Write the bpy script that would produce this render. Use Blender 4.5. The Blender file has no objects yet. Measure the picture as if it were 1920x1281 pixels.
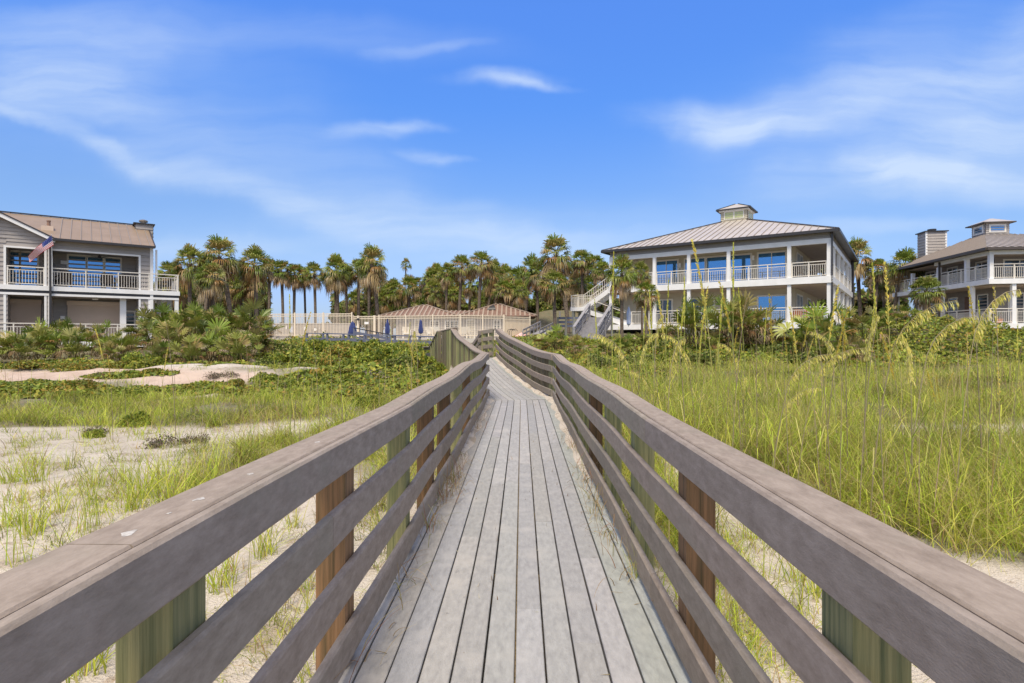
import bpy, math, random
import numpy as np
from mathutils import Vector, Matrix

# ---------------------------------------------------------------- camera
SC = bpy.context.scene
COL = SC.collection
F, HX, HY, EYE = 1067.0, 960.0, 633.0, 1.55      # focal length and horizon in photo pixels, eye height over the deck
cam_d = bpy.data.cameras.new("camera"); cam = bpy.data.objects.new("camera", cam_d); COL.objects.link(cam)
cam.location = (0, 0, EYE); cam.rotation_euler = (math.radians(90), 0, 0)
cam_d.sensor_width = 36; cam_d.lens = F / 1920 * 36
cam_d.shift_y = -(640.5 - HY) / 1920
cam_d.clip_start = 0.05; cam_d.clip_end = 4000
SC.camera = cam
# ---------------------------------------------------------------- light
SUN_EL, SUN_AZ = 58.0, 192.0          # azimuth clockwise from +Y (the view direction): behind the camera, a little left
SUN_STRENGTH, SKY_STRENGTH, EXPOSURE = 2.4, 0.12, 0.68
sd = bpy.data.lights.new("sun", 'SUN'); sun = bpy.data.objects.new("sun", sd); COL.objects.link(sun)
sd.energy = SUN_STRENGTH; sd.angle = math.radians(16); sd.color = (1.0, 0.89, 0.72)
_e, _a = math.radians(SUN_EL), math.radians(SUN_AZ)
_dir = Vector((math.sin(_a) * math.cos(_e), math.cos(_a) * math.cos(_e), math.sin(_e)))
sun.rotation_euler = (-_dir).to_track_quat('-Z', 'Y').to_euler()
SC.view_settings.view_transform = 'Standard'; SC.view_settings.look = 'None'
SC.view_settings.exposure = EXPOSURE; SC.view_settings.gamma = 1
try: SC.view_settings.use_curve_mapping = False
except Exception: pass
SC.render.engine = 'CYCLES'
SC.cycles.use_denoising = True
SC.cycles.max_bounces = 7; SC.cycles.diffuse_bounces = 4; SC.cycles.glossy_bounces = 3
SC.cycles.transmission_bounces = 4; SC.cycles.transparent_max_bounces = 6

W = bpy.data.worlds.new("World"); SC.world = W; W.use_nodes = True
def build_world():
    nt = W.node_tree; N = nt.nodes; L = nt.links; N.clear()
    out = N.new('ShaderNodeOutputWorld'); bg = N.new('ShaderNodeBackground')
    sky = N.new('ShaderNodeTexSky'); sky.sky_type = 'NISHITA'; sky.sun_disc = False
    sky.sun_elevation = math.radians(SUN_EL); sky.sun_rotation = math.radians(SUN_AZ)
    sky.air_density = 1.0; sky.dust_density = 0.6; sky.ozone_density = 1.6; sky.altitude = 0
    tc = N.new('ShaderNodeTexCoord')
    sep = N.new('ShaderNodeSeparateXYZ'); L.new(tc.outputs['Generated'], sep.inputs[0])
    def m(op, a, b=None, clamp=False):
        n = N.new('ShaderNodeMath'); n.operation = op; n.use_clamp = clamp
        for i, v in enumerate((a, b)):
            if v is None: continue
            if isinstance(v, (int, float)): n.inputs[i].default_value = v
            else: L.new(v, n.inputs[i])
        return n.outputs[0]
    yc = m('MAXIMUM', m('ABSOLUTE', sep.outputs[1]), 0.08)
    u = m('DIVIDE', sep.outputs[0], yc); v = m('DIVIDE', sep.outputs[2], yc)
    cmb = N.new('ShaderNodeCombineXYZ'); L.new(u, cmb.inputs[0]); L.new(v, cmb.inputs[1])
    # slow domain warp so that the wisps fray
    nz = N.new('ShaderNodeTexNoise'); nz.inputs['Scale'].default_value = 5; nz.inputs['Detail'].default_value = 5
    L.new(cmb.outputs[0], nz.inputs['Vector'])
    vs = N.new('ShaderNodeVectorMath'); vs.operation = 'SUBTRACT'; L.new(nz.outputs['Color'], vs.inputs[0]); vs.inputs[1].default_value = (.5, .5, .5)
    vm = N.new('ShaderNodeVectorMath'); vm.operation = 'MULTIPLY'; L.new(vs.outputs[0], vm.inputs[0]); vm.inputs[1].default_value = (.26, .075, 0)
    va = N.new('ShaderNodeVectorMath'); va.operation = 'ADD'; L.new(cmb.outputs[0], va.inputs[0]); L.new(vm.outputs[0], va.inputs[1])
    # streaky detail
    mp = N.new('ShaderNodeMapping'); mp.inputs['Scale'].default_value = (3.2, 20, 1); mp.inputs['Rotation'].default_value = (0, 0, .12)
    L.new(va.outputs[0], mp.inputs['Vector'])
    n2 = N.new('ShaderNodeTexNoise'); n2.inputs['Scale'].default_value = 1.1; n2.inputs['Detail'].default_value = 6; n2.inputs['Roughness'].default_value = .55
    L.new(mp.outputs[0], n2.inputs['Vector'])
    streak = m('ADD', m('MULTIPLY', n2.outputs['Fac'], 2.1), -.36, True)
    wisps = [  # centre, half sizes (photo pixels as sky angles), slope, strength
        (930, 152, 135, 24, 2, .40), (985, 158, 110, 14, -4, .30), (690, 242, 125, 26, 4, .36), (760, 236, 90, 14, -3, .26), (775, 295, 80, 20, -8, .34), (830, 300, 70, 10, 3, .22), (1340, 226, 210, 50, -4, .6),
        (1600, 190, 400, 80, 12, .5), (1760, 285, 420, 90, 12, .52), (1810, 345, 330, 60, -6, .62), (1900, 120, 240, 120, 35, .36),
        (110, 165, 270, 75, -6, .46), (130, 250, 320, 26, -20, .36), (450, 355, 430, 46, -17, .33), (800, 425, 430, 70, -10, .40),
        (640, 60, 420, 60, -6, .16), (810, 92, 130, 18, 4, .26), (1650, 428, 240, 24, 0, .3), (150, 70, 400, 90, 0, .3), (500, 300, 420, 130, -12, .22),
        (330, 460, 300, 30, 0, .3), (150, 150, 620, 210, -8, .20), (1720, 230, 620, 230, 10, .22), (900, 470, 1300, 110, 0, .22), (1200, 470, 500, 60, 0, .2), (1700, 60, 300, 80, 15, .16)]
    acc = None
    for (px, py, lx, ly, ang, st) in wisps:
        a = N.new('ShaderNodeMapping'); a.vector_type = 'TEXTURE'
        a.inputs['Location'].default_value = ((px - HX) / F, (HY - py) / F, 0)
        a.inputs['Rotation'].default_value = (0, 0, math.radians(ang)); a.inputs['Scale'].default_value = (lx / F, ly / F, 1)
        L.new(va.outputs[0], a.inputs['Vector'])
        ln = N.new('ShaderNodeVectorMath'); ln.operation = 'LENGTH'; L.new(a.outputs[0], ln.inputs[0])
        mr = N.new('ShaderNodeMapRange'); mr.interpolation_type = 'SMOOTHERSTEP'
        mr.inputs['From Min'].default_value = 0; mr.inputs['From Max'].default_value = 1.15
        mr.inputs['To Min'].default_value = st; mr.inputs['To Max'].default_value = 0
        L.new(ln.outputs['Value'], mr.inputs['Value'])
        acc = mr.outputs[0] if acc is None else m('ADD', acc, mr.outputs[0])
    cl = m('MULTIPLY', acc, m('ADD', m('MULTIPLY', streak, .72), .28))
    # only above the horizon
    up = N.new('ShaderNodeMapRange'); up.inputs['From Min'].default_value = 0; up.inputs['From Max'].default_value = .05
    L.new(sep.outputs[2], up.inputs['Value'])
    cl = m('MULTIPLY', m('MINIMUM', cl, .8), up.outputs[0])
    # bright cloud added overhead and behind, out of view, to whiten and soften light
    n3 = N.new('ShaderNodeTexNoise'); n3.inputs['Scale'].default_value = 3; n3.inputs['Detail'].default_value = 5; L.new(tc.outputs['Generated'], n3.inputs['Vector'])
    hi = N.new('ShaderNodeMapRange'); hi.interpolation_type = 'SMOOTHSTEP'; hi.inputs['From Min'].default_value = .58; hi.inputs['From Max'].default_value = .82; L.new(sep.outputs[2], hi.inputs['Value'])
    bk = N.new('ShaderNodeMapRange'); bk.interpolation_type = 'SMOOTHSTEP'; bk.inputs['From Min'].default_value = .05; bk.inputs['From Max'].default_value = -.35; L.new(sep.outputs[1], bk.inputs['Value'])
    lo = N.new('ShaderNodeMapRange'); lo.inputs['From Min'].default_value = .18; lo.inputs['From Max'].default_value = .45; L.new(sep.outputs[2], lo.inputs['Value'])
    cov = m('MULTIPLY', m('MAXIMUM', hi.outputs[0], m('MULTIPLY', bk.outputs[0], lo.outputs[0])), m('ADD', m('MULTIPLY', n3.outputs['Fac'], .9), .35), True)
    hs = N.new('ShaderNodeHueSaturation'); hs.inputs['Saturation'].default_value = 1.12; hs.inputs['Value'].default_value = 1.0
    L.new(sky.outputs[0], hs.inputs['Color'])
    # the air over this coast is a clear cobalt blue
    ramp = N.new('ShaderNodeValToRGB'); L.new(m('MAXIMUM', sep.outputs[2], 0.0), ramp.inputs[0])
    el = ramp.color_ramp.elements
    el[0].position = 0.0; el[0].color = (.40, .50, .82, 1)
    el[1].position = .50; el[1].color = (.66, .955, 1.49, 1)
    for p_, c_ in ((.07, (.473, .532, .82)), (.142, (.583, .638, .808)), (.213, (.652, .72, .893)), (.376, (.563, .836, 1.258))):
        e = el.new(p_); e.color = (*c_, 1)
    mu = N.new('ShaderNodeMix'); mu.data_type = 'RGBA'; mu.blend_type = 'MULTIPLY'; mu.inputs['Factor'].default_value = 1
    L.new(hs.outputs[0], mu.inputs[6]); L.new(ramp.outputs[0], mu.inputs[7])
    mx = N.new('ShaderNodeMix'); mx.data_type = 'RGBA'; L.new(cl, mx.inputs['Factor'])
    L.new(mu.outputs[2], mx.inputs[6]); mx.inputs[7].default_value = (3.6, 4.3, 5.3, 1)
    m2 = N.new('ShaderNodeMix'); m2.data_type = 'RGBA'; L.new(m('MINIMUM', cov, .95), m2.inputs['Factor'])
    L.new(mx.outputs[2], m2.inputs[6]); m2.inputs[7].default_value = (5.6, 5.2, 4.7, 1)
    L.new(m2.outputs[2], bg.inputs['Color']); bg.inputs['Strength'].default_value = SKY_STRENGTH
    L.new(bg.outputs[0], out.inputs['Surface'])
build_world()

# ---------------------------------------------------------------- helpers
rng = np.random.default_rng(7); rnd = random.Random(11)
def at(px, py, D): return Vector(((px - HX) / F * D, D, EYE + (HY - py) / F * D))

class MB:
    """collects vertices and faces, then links them as ONE mesh object"""
    def __init__(s): s.v = []; s.f = []; s.c = []
    def add(s, vs, fs, col=None):
        b = len(s.v); s.v += [tuple(p) for p in vs]; s.f += [tuple(b + i for i in f) for f in fs]
        s.c += [col if col is not None else (1, 1, 1)] * len(vs)
    def quad(s, a, b, c, d, col=None): s.add((a, b, c, d), ((0, 1, 2, 3),), col)
    def box(s, p, q, col=None):
        x0, y0, z0 = p; x1, y1, z1 = q
        s.add([(x0, y0, z0), (x1, y0, z0), (x1, y1, z0), (x0, y1, z0), (x0, y0, z1), (x1, y0, z1), (x1, y1, z1), (x0, y1, z1)],
              [(0, 3, 2, 1), (4, 5, 6, 7), (0, 1, 5, 4), (1, 2, 6, 5), (2, 3, 7, 6), (3, 0, 4, 7)], col)
    def bar(s, a, b, w, h, col=None, up=(0, 0, 1)):
        a = Vector(a); b = Vector(b); d = (b - a).normalized(); u = Vector(up)
        sx = d.cross(u)
        if sx.length < 1e-4: sx = d.cross(Vector((1, 0, 0)))
        sx.normalize(); uz = sx.cross(d).normalized()
        sx *= w / 2; uz *= h / 2
        s.add([a - sx - uz, a + sx - uz, a + sx + uz, a - sx + uz, b - sx - uz, b + sx - uz, b + sx + uz, b - sx + uz],
              [(0, 3, 2, 1), (4, 5, 6, 7), (0, 1, 5, 4), (1, 2, 6, 5), (2, 3, 7, 6), (3, 0, 4, 7)], col)
    def tube(s, pts, radii, n=6, col=None, caps=True):
        pts = [Vector(p) for p in pts]; k = len(pts)
        if not hasattr(radii, '__len__'): radii = [radii] * k
        vs = []; prev = None
        for i, p in enumerate(pts):
            d = (pts[min(i + 1, k - 1)] - pts[max(i - 1, 0)]).normalized()
            x = d.orthogonal().normalized() if prev is None else (prev - d * prev.dot(d)).normalized()
            prev = x; y = d.cross(x)
            for j in range(n):
                a = 2 * math.pi * j / n
                vs.append(p + (x * math.cos(a) + y * math.sin(a)) * radii[i])
        fs = [(i * n + j, i * n + (j + 1) % n, (i + 1) * n + (j + 1) % n, (i + 1) * n + j) for i in range(k - 1) for j in range(n)]
        if caps: fs += [tuple(range(n - 1, -1, -1)), tuple((k - 1) * n + j for j in range(n))]
        s.add(vs, fs, col)
    def lathe(s, prof, c=(0, 0, 0), n=12, col=None):
        vs = []; k = len(prof)
        for r, z in prof:
            for j in range(n):
                a = 2 * math.pi * j / n; vs.append((c[0] + r * math.cos(a), c[1] + r * math.sin(a), c[2] + z))
        fs = [(i * n + j, i * n + (j + 1) % n, (i + 1) * n + (j + 1) % n, (i + 1) * n + j) for i in range(k - 1) for j in range(n)]
        fs += [tuple(range(n - 1, -1, -1)), tuple((k - 1) * n + j for j in range(n))]
        s.add(vs, fs, col)
    def build(s, name, mat, parent=None, smooth=False, attr=False):
        me = bpy.data.meshes.new(name); me.from_pydata(s.v, [], s.f); me.materials.append(mat)
        if attr:
            a = me.color_attributes.new("tint", 'FLOAT_COLOR', 'POINT')
            a.data.foreach_set('color', np.array([(*c, 1) for c in s.c], dtype=np.float32).ravel())
        if smooth: me.polygons.foreach_set('use_smooth', [True] * len(me.polygons))
        o = bpy.data.objects.new(name, me); COL.objects.link(o)
        if parent is not None: o.parent = parent
        return o

def np_obj(name, V, Q, mat, cols=None, parent=None, smooth=False):
    """numpy vertices (N,3) and quads (M,4) -> one mesh object"""
    me = bpy.data.meshes.new(name); n, q = len(V), len(Q)
    me.vertices.add(n); me.vertices.foreach_set('co', np.asarray(V, np.float32).ravel())
    me.loops.add(q * 4); me.loops.foreach_set('vertex_index', np.asarray(Q, np.int32).ravel())
    me.polygons.add(q); me.polygons.foreach_set('loop_start', np.arange(0, q * 4, 4, dtype=np.int32))
    if smooth: me.polygons.foreach_set('use_smooth', np.ones(q, bool))
    if cols is not None:
        a = me.color_attributes.new("tint", 'FLOAT_COLOR', 'POINT')
        c = np.ones((n, 4), np.float32); c[:, :3] = cols; a.data.foreach_set('color', c.ravel())
    me.materials.append(mat); me.update(calc_edges=True)
    o = bpy.data.objects.new(name, me); COL.objects.link(o)
    if parent is not None: o.parent = parent
    return o

def tag(o, label=None, cat=None, group=None, kind=None):
    if label: o["label"] = label
    if cat: o["category"] = cat
    if group: o["group"] = group
    if kind: o["kind"] = kind
    return o
def thing(name, label, cat, loc=(0, 0, 0), rz=0.0, group=None):
    o = bpy.data.objects.new(name, None); COL.objects.link(o); o.location = loc; o.rotation_euler = (0, 0, rz)
    o.empty_display_size = .3
    return tag(o, label, cat, group)
def dup(root, loc, rz=0.0, sc=1.0, label=None, group=None):
    kids = list(root.children)
    r = root.copy(); COL.objects.link(r); r.location = loc; r.rotation_euler = (0, 0, rz)
    r.scale = (sc, sc, sc) if not hasattr(sc, '__len__') else sc
    if label: r["label"] = label
    if group: r["group"] = group
    for ch in kids:
        gk = list(ch.children)
        c = ch.copy(); COL.objects.link(c); c.parent = r
        for g in gk:
            d = g.copy(); COL.objects.link(d); d.parent = c
    return r

# ---------------------------------------------------------------- materials
def mat(name, c1, c2=None, scale=4.0, detail=5, stretch=(1, 1, 1), rough=.75, bump=0.0, bscale=None, spec=.3, metal=0.0,
        tint=False, c3=None, s3=.8, t3=(.55, .75), trans=0.0, contrast=(.35, .65), coord='Object', bstretch=None, nrough=.6):
    m = bpy.data.materials.new(name); m.use_nodes = True; nt = m.node_tree; N = nt.nodes; L = nt.links
    p = N['Principled BSDF']; p.inputs['Roughness'].default_value = rough; p.inputs['Metallic'].default_value = metal
    p.inputs['Specular IOR Level'].default_value = spec
    tc = N.new('ShaderNodeTexCoord'); mp = N.new('ShaderNodeMapping'); mp.inputs['Scale'].default_value = stretch
    L.new(tc.outputs[coord], mp.inputs[0])
    col = None
    if c2 is not None:
        nz = N.new('ShaderNodeTexNoise'); nz.inputs['Scale'].default_value = scale; nz.inputs['Detail'].default_value = detail
        nz.inputs['Roughness'].default_value = nrough; L.new(mp.outputs[0], nz.inputs['Vector'])
        r = N.new('ShaderNodeMapRange'); r.inputs['From Min'].default_value = contrast[0]; r.inputs['From Max'].default_value = contrast[1]
        L.new(nz.outputs['Fac'], r.inputs['Value'])
        mx = N.new('ShaderNodeMix'); mx.data_type = 'RGBA'; L.new(r.outputs[0], mx.inputs['Factor'])
        mx.inputs[6].default_value = (*c1, 1); mx.inputs[7].default_value = (*c2, 1); col = mx.outputs[2]
        if c3 is not None:
            n3 = N.new('ShaderNodeTexNoise'); n3.inputs['Scale'].default_value = s3; n3.inputs['Detail'].default_value = 4; L.new(tc.outputs[coord], n3.inputs['Vector'])
            r3 = N.new('ShaderNodeMapRange'); r3.inputs['From Min'].default_value = t3[0]; r3.inputs['From Max'].default_value = t3[1]; L.new(n3.outputs['Fac'], r3.inputs['Value'])
            m3 = N.new('ShaderNodeMix'); m3.data_type = 'RGBA'; L.new(r3.outputs[0], m3.inputs['Factor'])
            L.new(col, m3.inputs[6]); m3.inputs[7].default_value = (*c3, 1); col = m3.outputs[2]
    if tint:
        at_ = N.new('ShaderNodeAttribute'); at_.attribute_name = 'tint'
        if col is None: col = at_.outputs['Color']
        else:
            mu = N.new('ShaderNodeMix'); mu.data_type = 'RGBA'; mu.blend_type = 'MULTIPLY'; mu.inputs['Factor'].default_value = 1
            L.new(col, mu.inputs[6]); L.new(at_.outputs['Color'], mu.inputs[7]); col = mu.outputs[2]
    if col is None: p.inputs['Base Color'].default_value = (*c1, 1)
    else: L.new(col, p.inputs['Base Color'])
    if bump:
        nb = N.new('ShaderNodeTexNoise'); nb.inputs['Scale'].default_value = bscale or scale * 3; nb.inputs['Detail'].default_value = 6
        mb = N.new('ShaderNodeMapping'); mb.inputs['Scale'].default_value = bstretch or stretch; L.new(tc.outputs[coord], mb.inputs[0]); L.new(mb.outputs[0], nb.inputs['Vector'])
        b = N.new('ShaderNodeBump'); b.inputs['Strength'].default_value = bump; b.inputs['Distance'].default_value = .02
        L.new(nb.outputs['Fac'], b.inputs['Height']); L.new(b.outputs[0], p.inputs['Normal'])
    if trans:
        tr = N.new('ShaderNodeBsdfTranslucent'); ms = N.new('ShaderNodeMixShader'); ms.inputs[0].default_value = trans
        if col is not None: L.new(col, tr.inputs['Color'])
        else: tr.inputs['Color'].default_value = (*c1, 1)
        L.new(p.outputs[0], ms.inputs[1]); L.new(tr.outputs[0], ms.inputs[2]); L.new(ms.outputs[0], N['Material Output'].inputs['Surface'])
    return m
M = {}
M['rail'] = mat('weathered composite rail', (.195, .156, .120), (.385, .325, .268), scale=17, detail=15, stretch=(1.5, .55, 1.5), rough=.78, bump=.13, bscale=170, tint=True, c3=(.25, .222, .172), s3=3.2, t3=(.5, .85), contrast=(.27, .73), nrough=.74)
M['deck'] = mat('grey composite deck', (.295, .29, .287), (.43, .425, .415), scale=22, detail=13, stretch=(1.5, .5, 1), rough=.62, bump=.22, bscale=120, tint=True, c3=(.455, .44, .42), s3=3.4, t3=(.54, .76), contrast=(.28, .72))
M['post'] = mat('treated timber post', (.42, .50, .40), (1.55, 1.36, 1.12), scale=20, detail=9, stretch=(2.2, 2.2, .06), rough=.8, bump=.4, bscale=30, tint=True, contrast=(.3, .7))
M['sand'] = None
M['white'] = mat('white paint', (.86, .85, .83), (.78, .77, .74), scale=1.5, rough=.5, bump=.05)
M['rail_white'] = mat('cream metal railing', (.76, .71, .62), rough=.45)
M['fence'] = mat('cream fence paint', (.74, .64, .50), rough=.5)
M['siding_gray'] = mat('warm gray lap siding', (.34, .31, .285), (.40, .365, .335), scale=2, rough=.7, stretch=(1, 1, 4))
M['siding_tan'] = mat('olive tan stucco wall', (.47, .425, .325), (.52, .47, .36), scale=1.5, rough=.8)
M['siding_dark'] = mat('taupe lap siding', (.25, .225, .205), (.30, .27, .245), scale=2, rough=.7, stretch=(1, 1, 4))
M['ceiling'] = mat('brown beadboard ceiling', (.36, .28, .21), (.42, .33, .25), scale=2, rough=.7)
M['roof_tan'] = mat('tan standing seam roof', (.245, .18, .125), (.285, .21, .15), scale=1.2, rough=.5, spec=.4)
M['roof_gray'] = mat('pale gray standing seam roof', (.43, .39, .355), (.50, .455, .415), scale=.8, rough=.42, spec=.5, c3=(.33, .27, .215), s3=.35, t3=(.6, .85))
M['roof_rust'] = mat('rust streaked corrugated roof', (.175, .10, .075), (.24, .15, .11), scale=1.5, rough=.7)
M['roof_seam'] = mat('roof seam', (.27, .23, .20), rough=.5)
M['seam_pale'] = mat('pale roof seam', (.34, .26, .20), rough=.6)
M['dark'] = mat('dark bronze metal', (.035, .032, .032), rough=.4, spec=.5)
M['gutter'] = mat('brown gutter', (.075, .06, .05), rough=.45, spec=.5)
M['shutter'] = mat('beige roll shutter', (.62, .49, .38), (.66, .52, .41), scale=2, rough=.6)
M['frame'] = mat('window frame', (.72, .69, .62), rough=.5)
M['glass'] = mat('window glass in sky reflection blue', (.13, .30, .50), rough=.05, metal=.85, spec=.8)  # the blue of the reflected sky is put into this base colour
M['glass_dark'] = mat('dark window glass', (.03, .05, .07), rough=.05, spec=.9)
M['glass_green'] = mat('green skylight glass', (.46, .55, .22), (.55, .60, .22), scale=3, rough=.15, spec=.6)
M['navy'] = mat('navy canvas', (.035, .05, .16), (.055, .075, .21), scale=6, rough=.85)
M['bluegray'] = mat('blue gray painted timber', (.12, .135, .20), (.16, .175, .24), scale=3, rough=.7)
M['graywood'] = mat('old gray timber', (.24, .235, .25), (.33, .32, .33), scale=6, stretch=(1, 1, 1), rough=.75)
M['concrete'] = mat('pale pool deck concrete', (.52, .48, .43), (.60, .56, .50), scale=2, rough=.8)
M['piling'] = mat('gray green piling', (.20, .22, .19), (.28, .27, .23), scale=4, stretch=(2, 2, .3), rough=.8)
M['under'] = mat('dark underfloor sheet', (.045, .04, .036), (.07, .06, .05), scale=3, rough=.9)  # plain dark colour for the sheets below the house floors
M['wicker'] = mat('dark wicker', (.05, .04, .035), (.09, .07, .06), scale=25, rough=.7)
M['orange'] = mat('terracotta cushion', (.55, .20, .09), (.62, .25, .12), scale=5, rough=.9)
M['red'] = mat('red fabric', (.55, .03, .04), rough=.8)
M['pink'] = mat('pink towel', (.80, .35, .38), (.85, .60, .58), scale=9, rough=.9)
M['fwhite'] = mat('white fabric', (.80, .78, .76), rough=.8)
M['fblue'] = mat('blue fabric', (.05, .07, .25), rough=.8)
M['bluecloth'] = mat('pale blue cloth', (.35, .45, .72), (.72, .76, .85), scale=6, rough=.9, stretch=(3, 3, .4))
M['bark'] = mat('palm trunk bark', (.10, .075, .055), (.22, .175, .135), scale=5, stretch=(1, 1, 2.2), rough=.95, bump=.6, bscale=9)
M['leaf'] = mat('fan palm leaf', (1, 1, 1), tint=True, rough=.38, trans=.25, spec=.35)
M['dead'] = mat('dead palm frond', (1, 1, 1), tint=True, rough=.85, trans=.12)
M['bushleaf'] = mat('glossy shrub leaf', (1, 1, 1), tint=True, rough=.5, trans=.25)
M['grass'] = mat('dune grass blade', (1, 1, 1), tint=True, rough=.6, trans=.3)
M['twig'] = mat('gray twigs', (.12, .095, .075), (.19, .15, .12), scale=8, rough=.9)
M['dropping'] = mat('bird dropping', (.56, .54, .50), (.36, .33, .30), scale=60, rough=.9)
M['metal'] = mat('brushed flue metal', (.32, .25, .18), rough=.4, metal=.6)
M['sign'] = mat('white sign board', (.80, .80, .78), rough=.5)
M['litter'] = mat('orange pine straw', (.33, .13, .045), (.42, .20, .08), scale=4, rough=.95)
M['asphalt'] = mat('gray flat roof', (.33, .30, .29), (.38, .35, .335), scale=1.5, rough=.8)
# ---------------------------------------------------------------- terrain
def sstep(a, b, x):
    t = np.clip((x - a) / (b - a), 0, 1); return t * t * (3 - 2 * t)
_yk = [-20, 0, 4, 8, 12, 16, 18.5, 21, 24, 28, 34, 40, 46, 60, 120, 600]
_zL = [-.5, -.45, -.36, -.26, -.16, .02, .22, .28, .32, .55, .95, 1.15, 1.3, 1.5, 1.7, 2.0]
_zR = [-.5, -.45, -.34, -.20, -.08, .10, .20, .32, .50, .85, 1.15, 1.5, 1.9, 2.2, 2.3, 2.5]
def height(x, y):
    x = np.asarray(x, float); y = np.asarray(y, float)
    s = sstep(-3, 5, x)
    z = np.interp(y, _yk, _zL) * (1 - s) + np.interp(y, _yk, _zR) * s
    a = .035 + .05 * sstep(12, 24, y)
    z = z + a * (np.sin(x * .9 + 1.3 * np.sin(y * .5)) + np.sin(y * 1.1 + x * .4 + 2) + .6 * np.sin(x * 2.1 - y * 1.7))
    z = z + .012 * np.sin(x * 5.1 + y * 2.3) + .010 * np.sin(x * 3.3 - y * 6.1)
    # bare dune ridge on the left, vine covered mound on the right
    z = z + .22 * np.exp(-((x + 8.5) / 4.5) ** 2 - ((y - 19.5) / 1.6) ** 2) + .12 * np.exp(-((x + 15) / 5) ** 2 - ((y - 20.5) / 1.5) ** 2)
    z = z + 1.25 * np.exp(-((x - 22.5) / 4.6) ** 2 - ((y - 31) / 4.2) ** 2)
    z = z + .55 * np.exp(-((x - 31) / 5.0) ** 2 - ((y - 27) / 4.0) ** 2) - .55 * np.exp(-((x - 33) / 4.0) ** 2 - ((y - 36) / 3.0) ** 2)
    # keep below the walkway
    near = np.exp(-((x - (.0169 * y)) / 1.5) ** 2) * (y < 15)
    z = z - near * .05
    # orange pine straw bank behind the pool
    z = z + 2.6 * np.exp(-((x - 5) / 7) ** 2 - ((y - 68) / 7) ** 2)
    return z
def ground_z(x, y): return float(height(x, y))

def sand_material():
    m = bpy.data.materials.new('dune sand'); m.use_nodes = True; nt = m.node_tree; N = nt.nodes; L = nt.links
    p = N['Principled BSDF']; p.inputs['Roughness'].default_value = .95; p.inputs['Specular IOR Level'].default_value = .1
    tc = N.new('ShaderNodeTexCoord')
    def noise(sc, det=6, st=None):
        n = N.new('ShaderNodeTexNoise'); n.inputs['Scale'].default_value = sc; n.inputs['Detail'].default_value = det
        if st:
            mp = N.new('ShaderNodeMapping'); mp.inputs['Scale'].default_value = st; L.new(tc.outputs['Object'], mp.inputs[0]); L.new(mp.outputs[0], n.inputs['Vector'])
        else: L.new(tc.outputs['Object'], n.inputs['Vector'])
        return n.outputs['Fac']
    def mr(v, a, b):
        r = N.new('ShaderNodeMapRange'); r.inputs['From Min'].default_value = a; r.inputs['From Max'].default_value = b; L.new(v, r.inputs['Value']); return r.outputs[0]
    def mix(f, a, b):
        x = N.new('ShaderNodeMix'); x.data_type = 'RGBA'; L.new(f, x.inputs['Factor'])
        for i, c in ((6, a), (7, b)):
            if isinstance(c, tuple): x.inputs[i].default_value = (*c, 1)
            else: L.new(c, x.inputs[i])
        return x.outputs[2]
    c = mix(mr(noise(1.2), .35, .65), (.57, .505, .43), (.67, .605, .52))
    c = mix(mr(noise(120, 2), .62, .70), c, (.34, .27, .20))
    c = mix(mr(noise(9, 8), .58, .70), c, (.36, .28, .20)); c = mix(mr(noise(2.2, 9), .56, .66), c, (.44, .37, .29))
    at_ = N.new('ShaderNodeAttribute'); at_.attribute_name = 'tint'
    sp = N.new('ShaderNodeSeparateColor'); L.new(at_.outputs['Color'], sp.inputs[0])
    c = mix(sp.outputs[0], c, mix(mr(noise(3, 6), .4, .6), (.075, .085, .028), (.13, .10, .045)))
    c = mix(sp.outputs[1], c, mix(mr(noise(2, 6), .4, .6), (.52, .40, .32), (.60, .475, .385)))
    L.new(c, p.inputs['Base Color'])
    b = N.new('ShaderNodeBump'); b.inputs['Strength'].default_value = .7; b.inputs['Distance'].default_value = .045
    ad = N.new('ShaderNodeMath'); ad.operation = 'ADD'; L.new(noise(7, 5, (1, 1, 1)), ad.inputs[0]); L.new(noise(60, 3), ad.inputs[1])
    L.new(ad.outputs[0], b.inputs['Height']); L.new(b.outputs[0], p.inputs['Normal'])
    return m
M['sand'] = sand_material()

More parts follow.
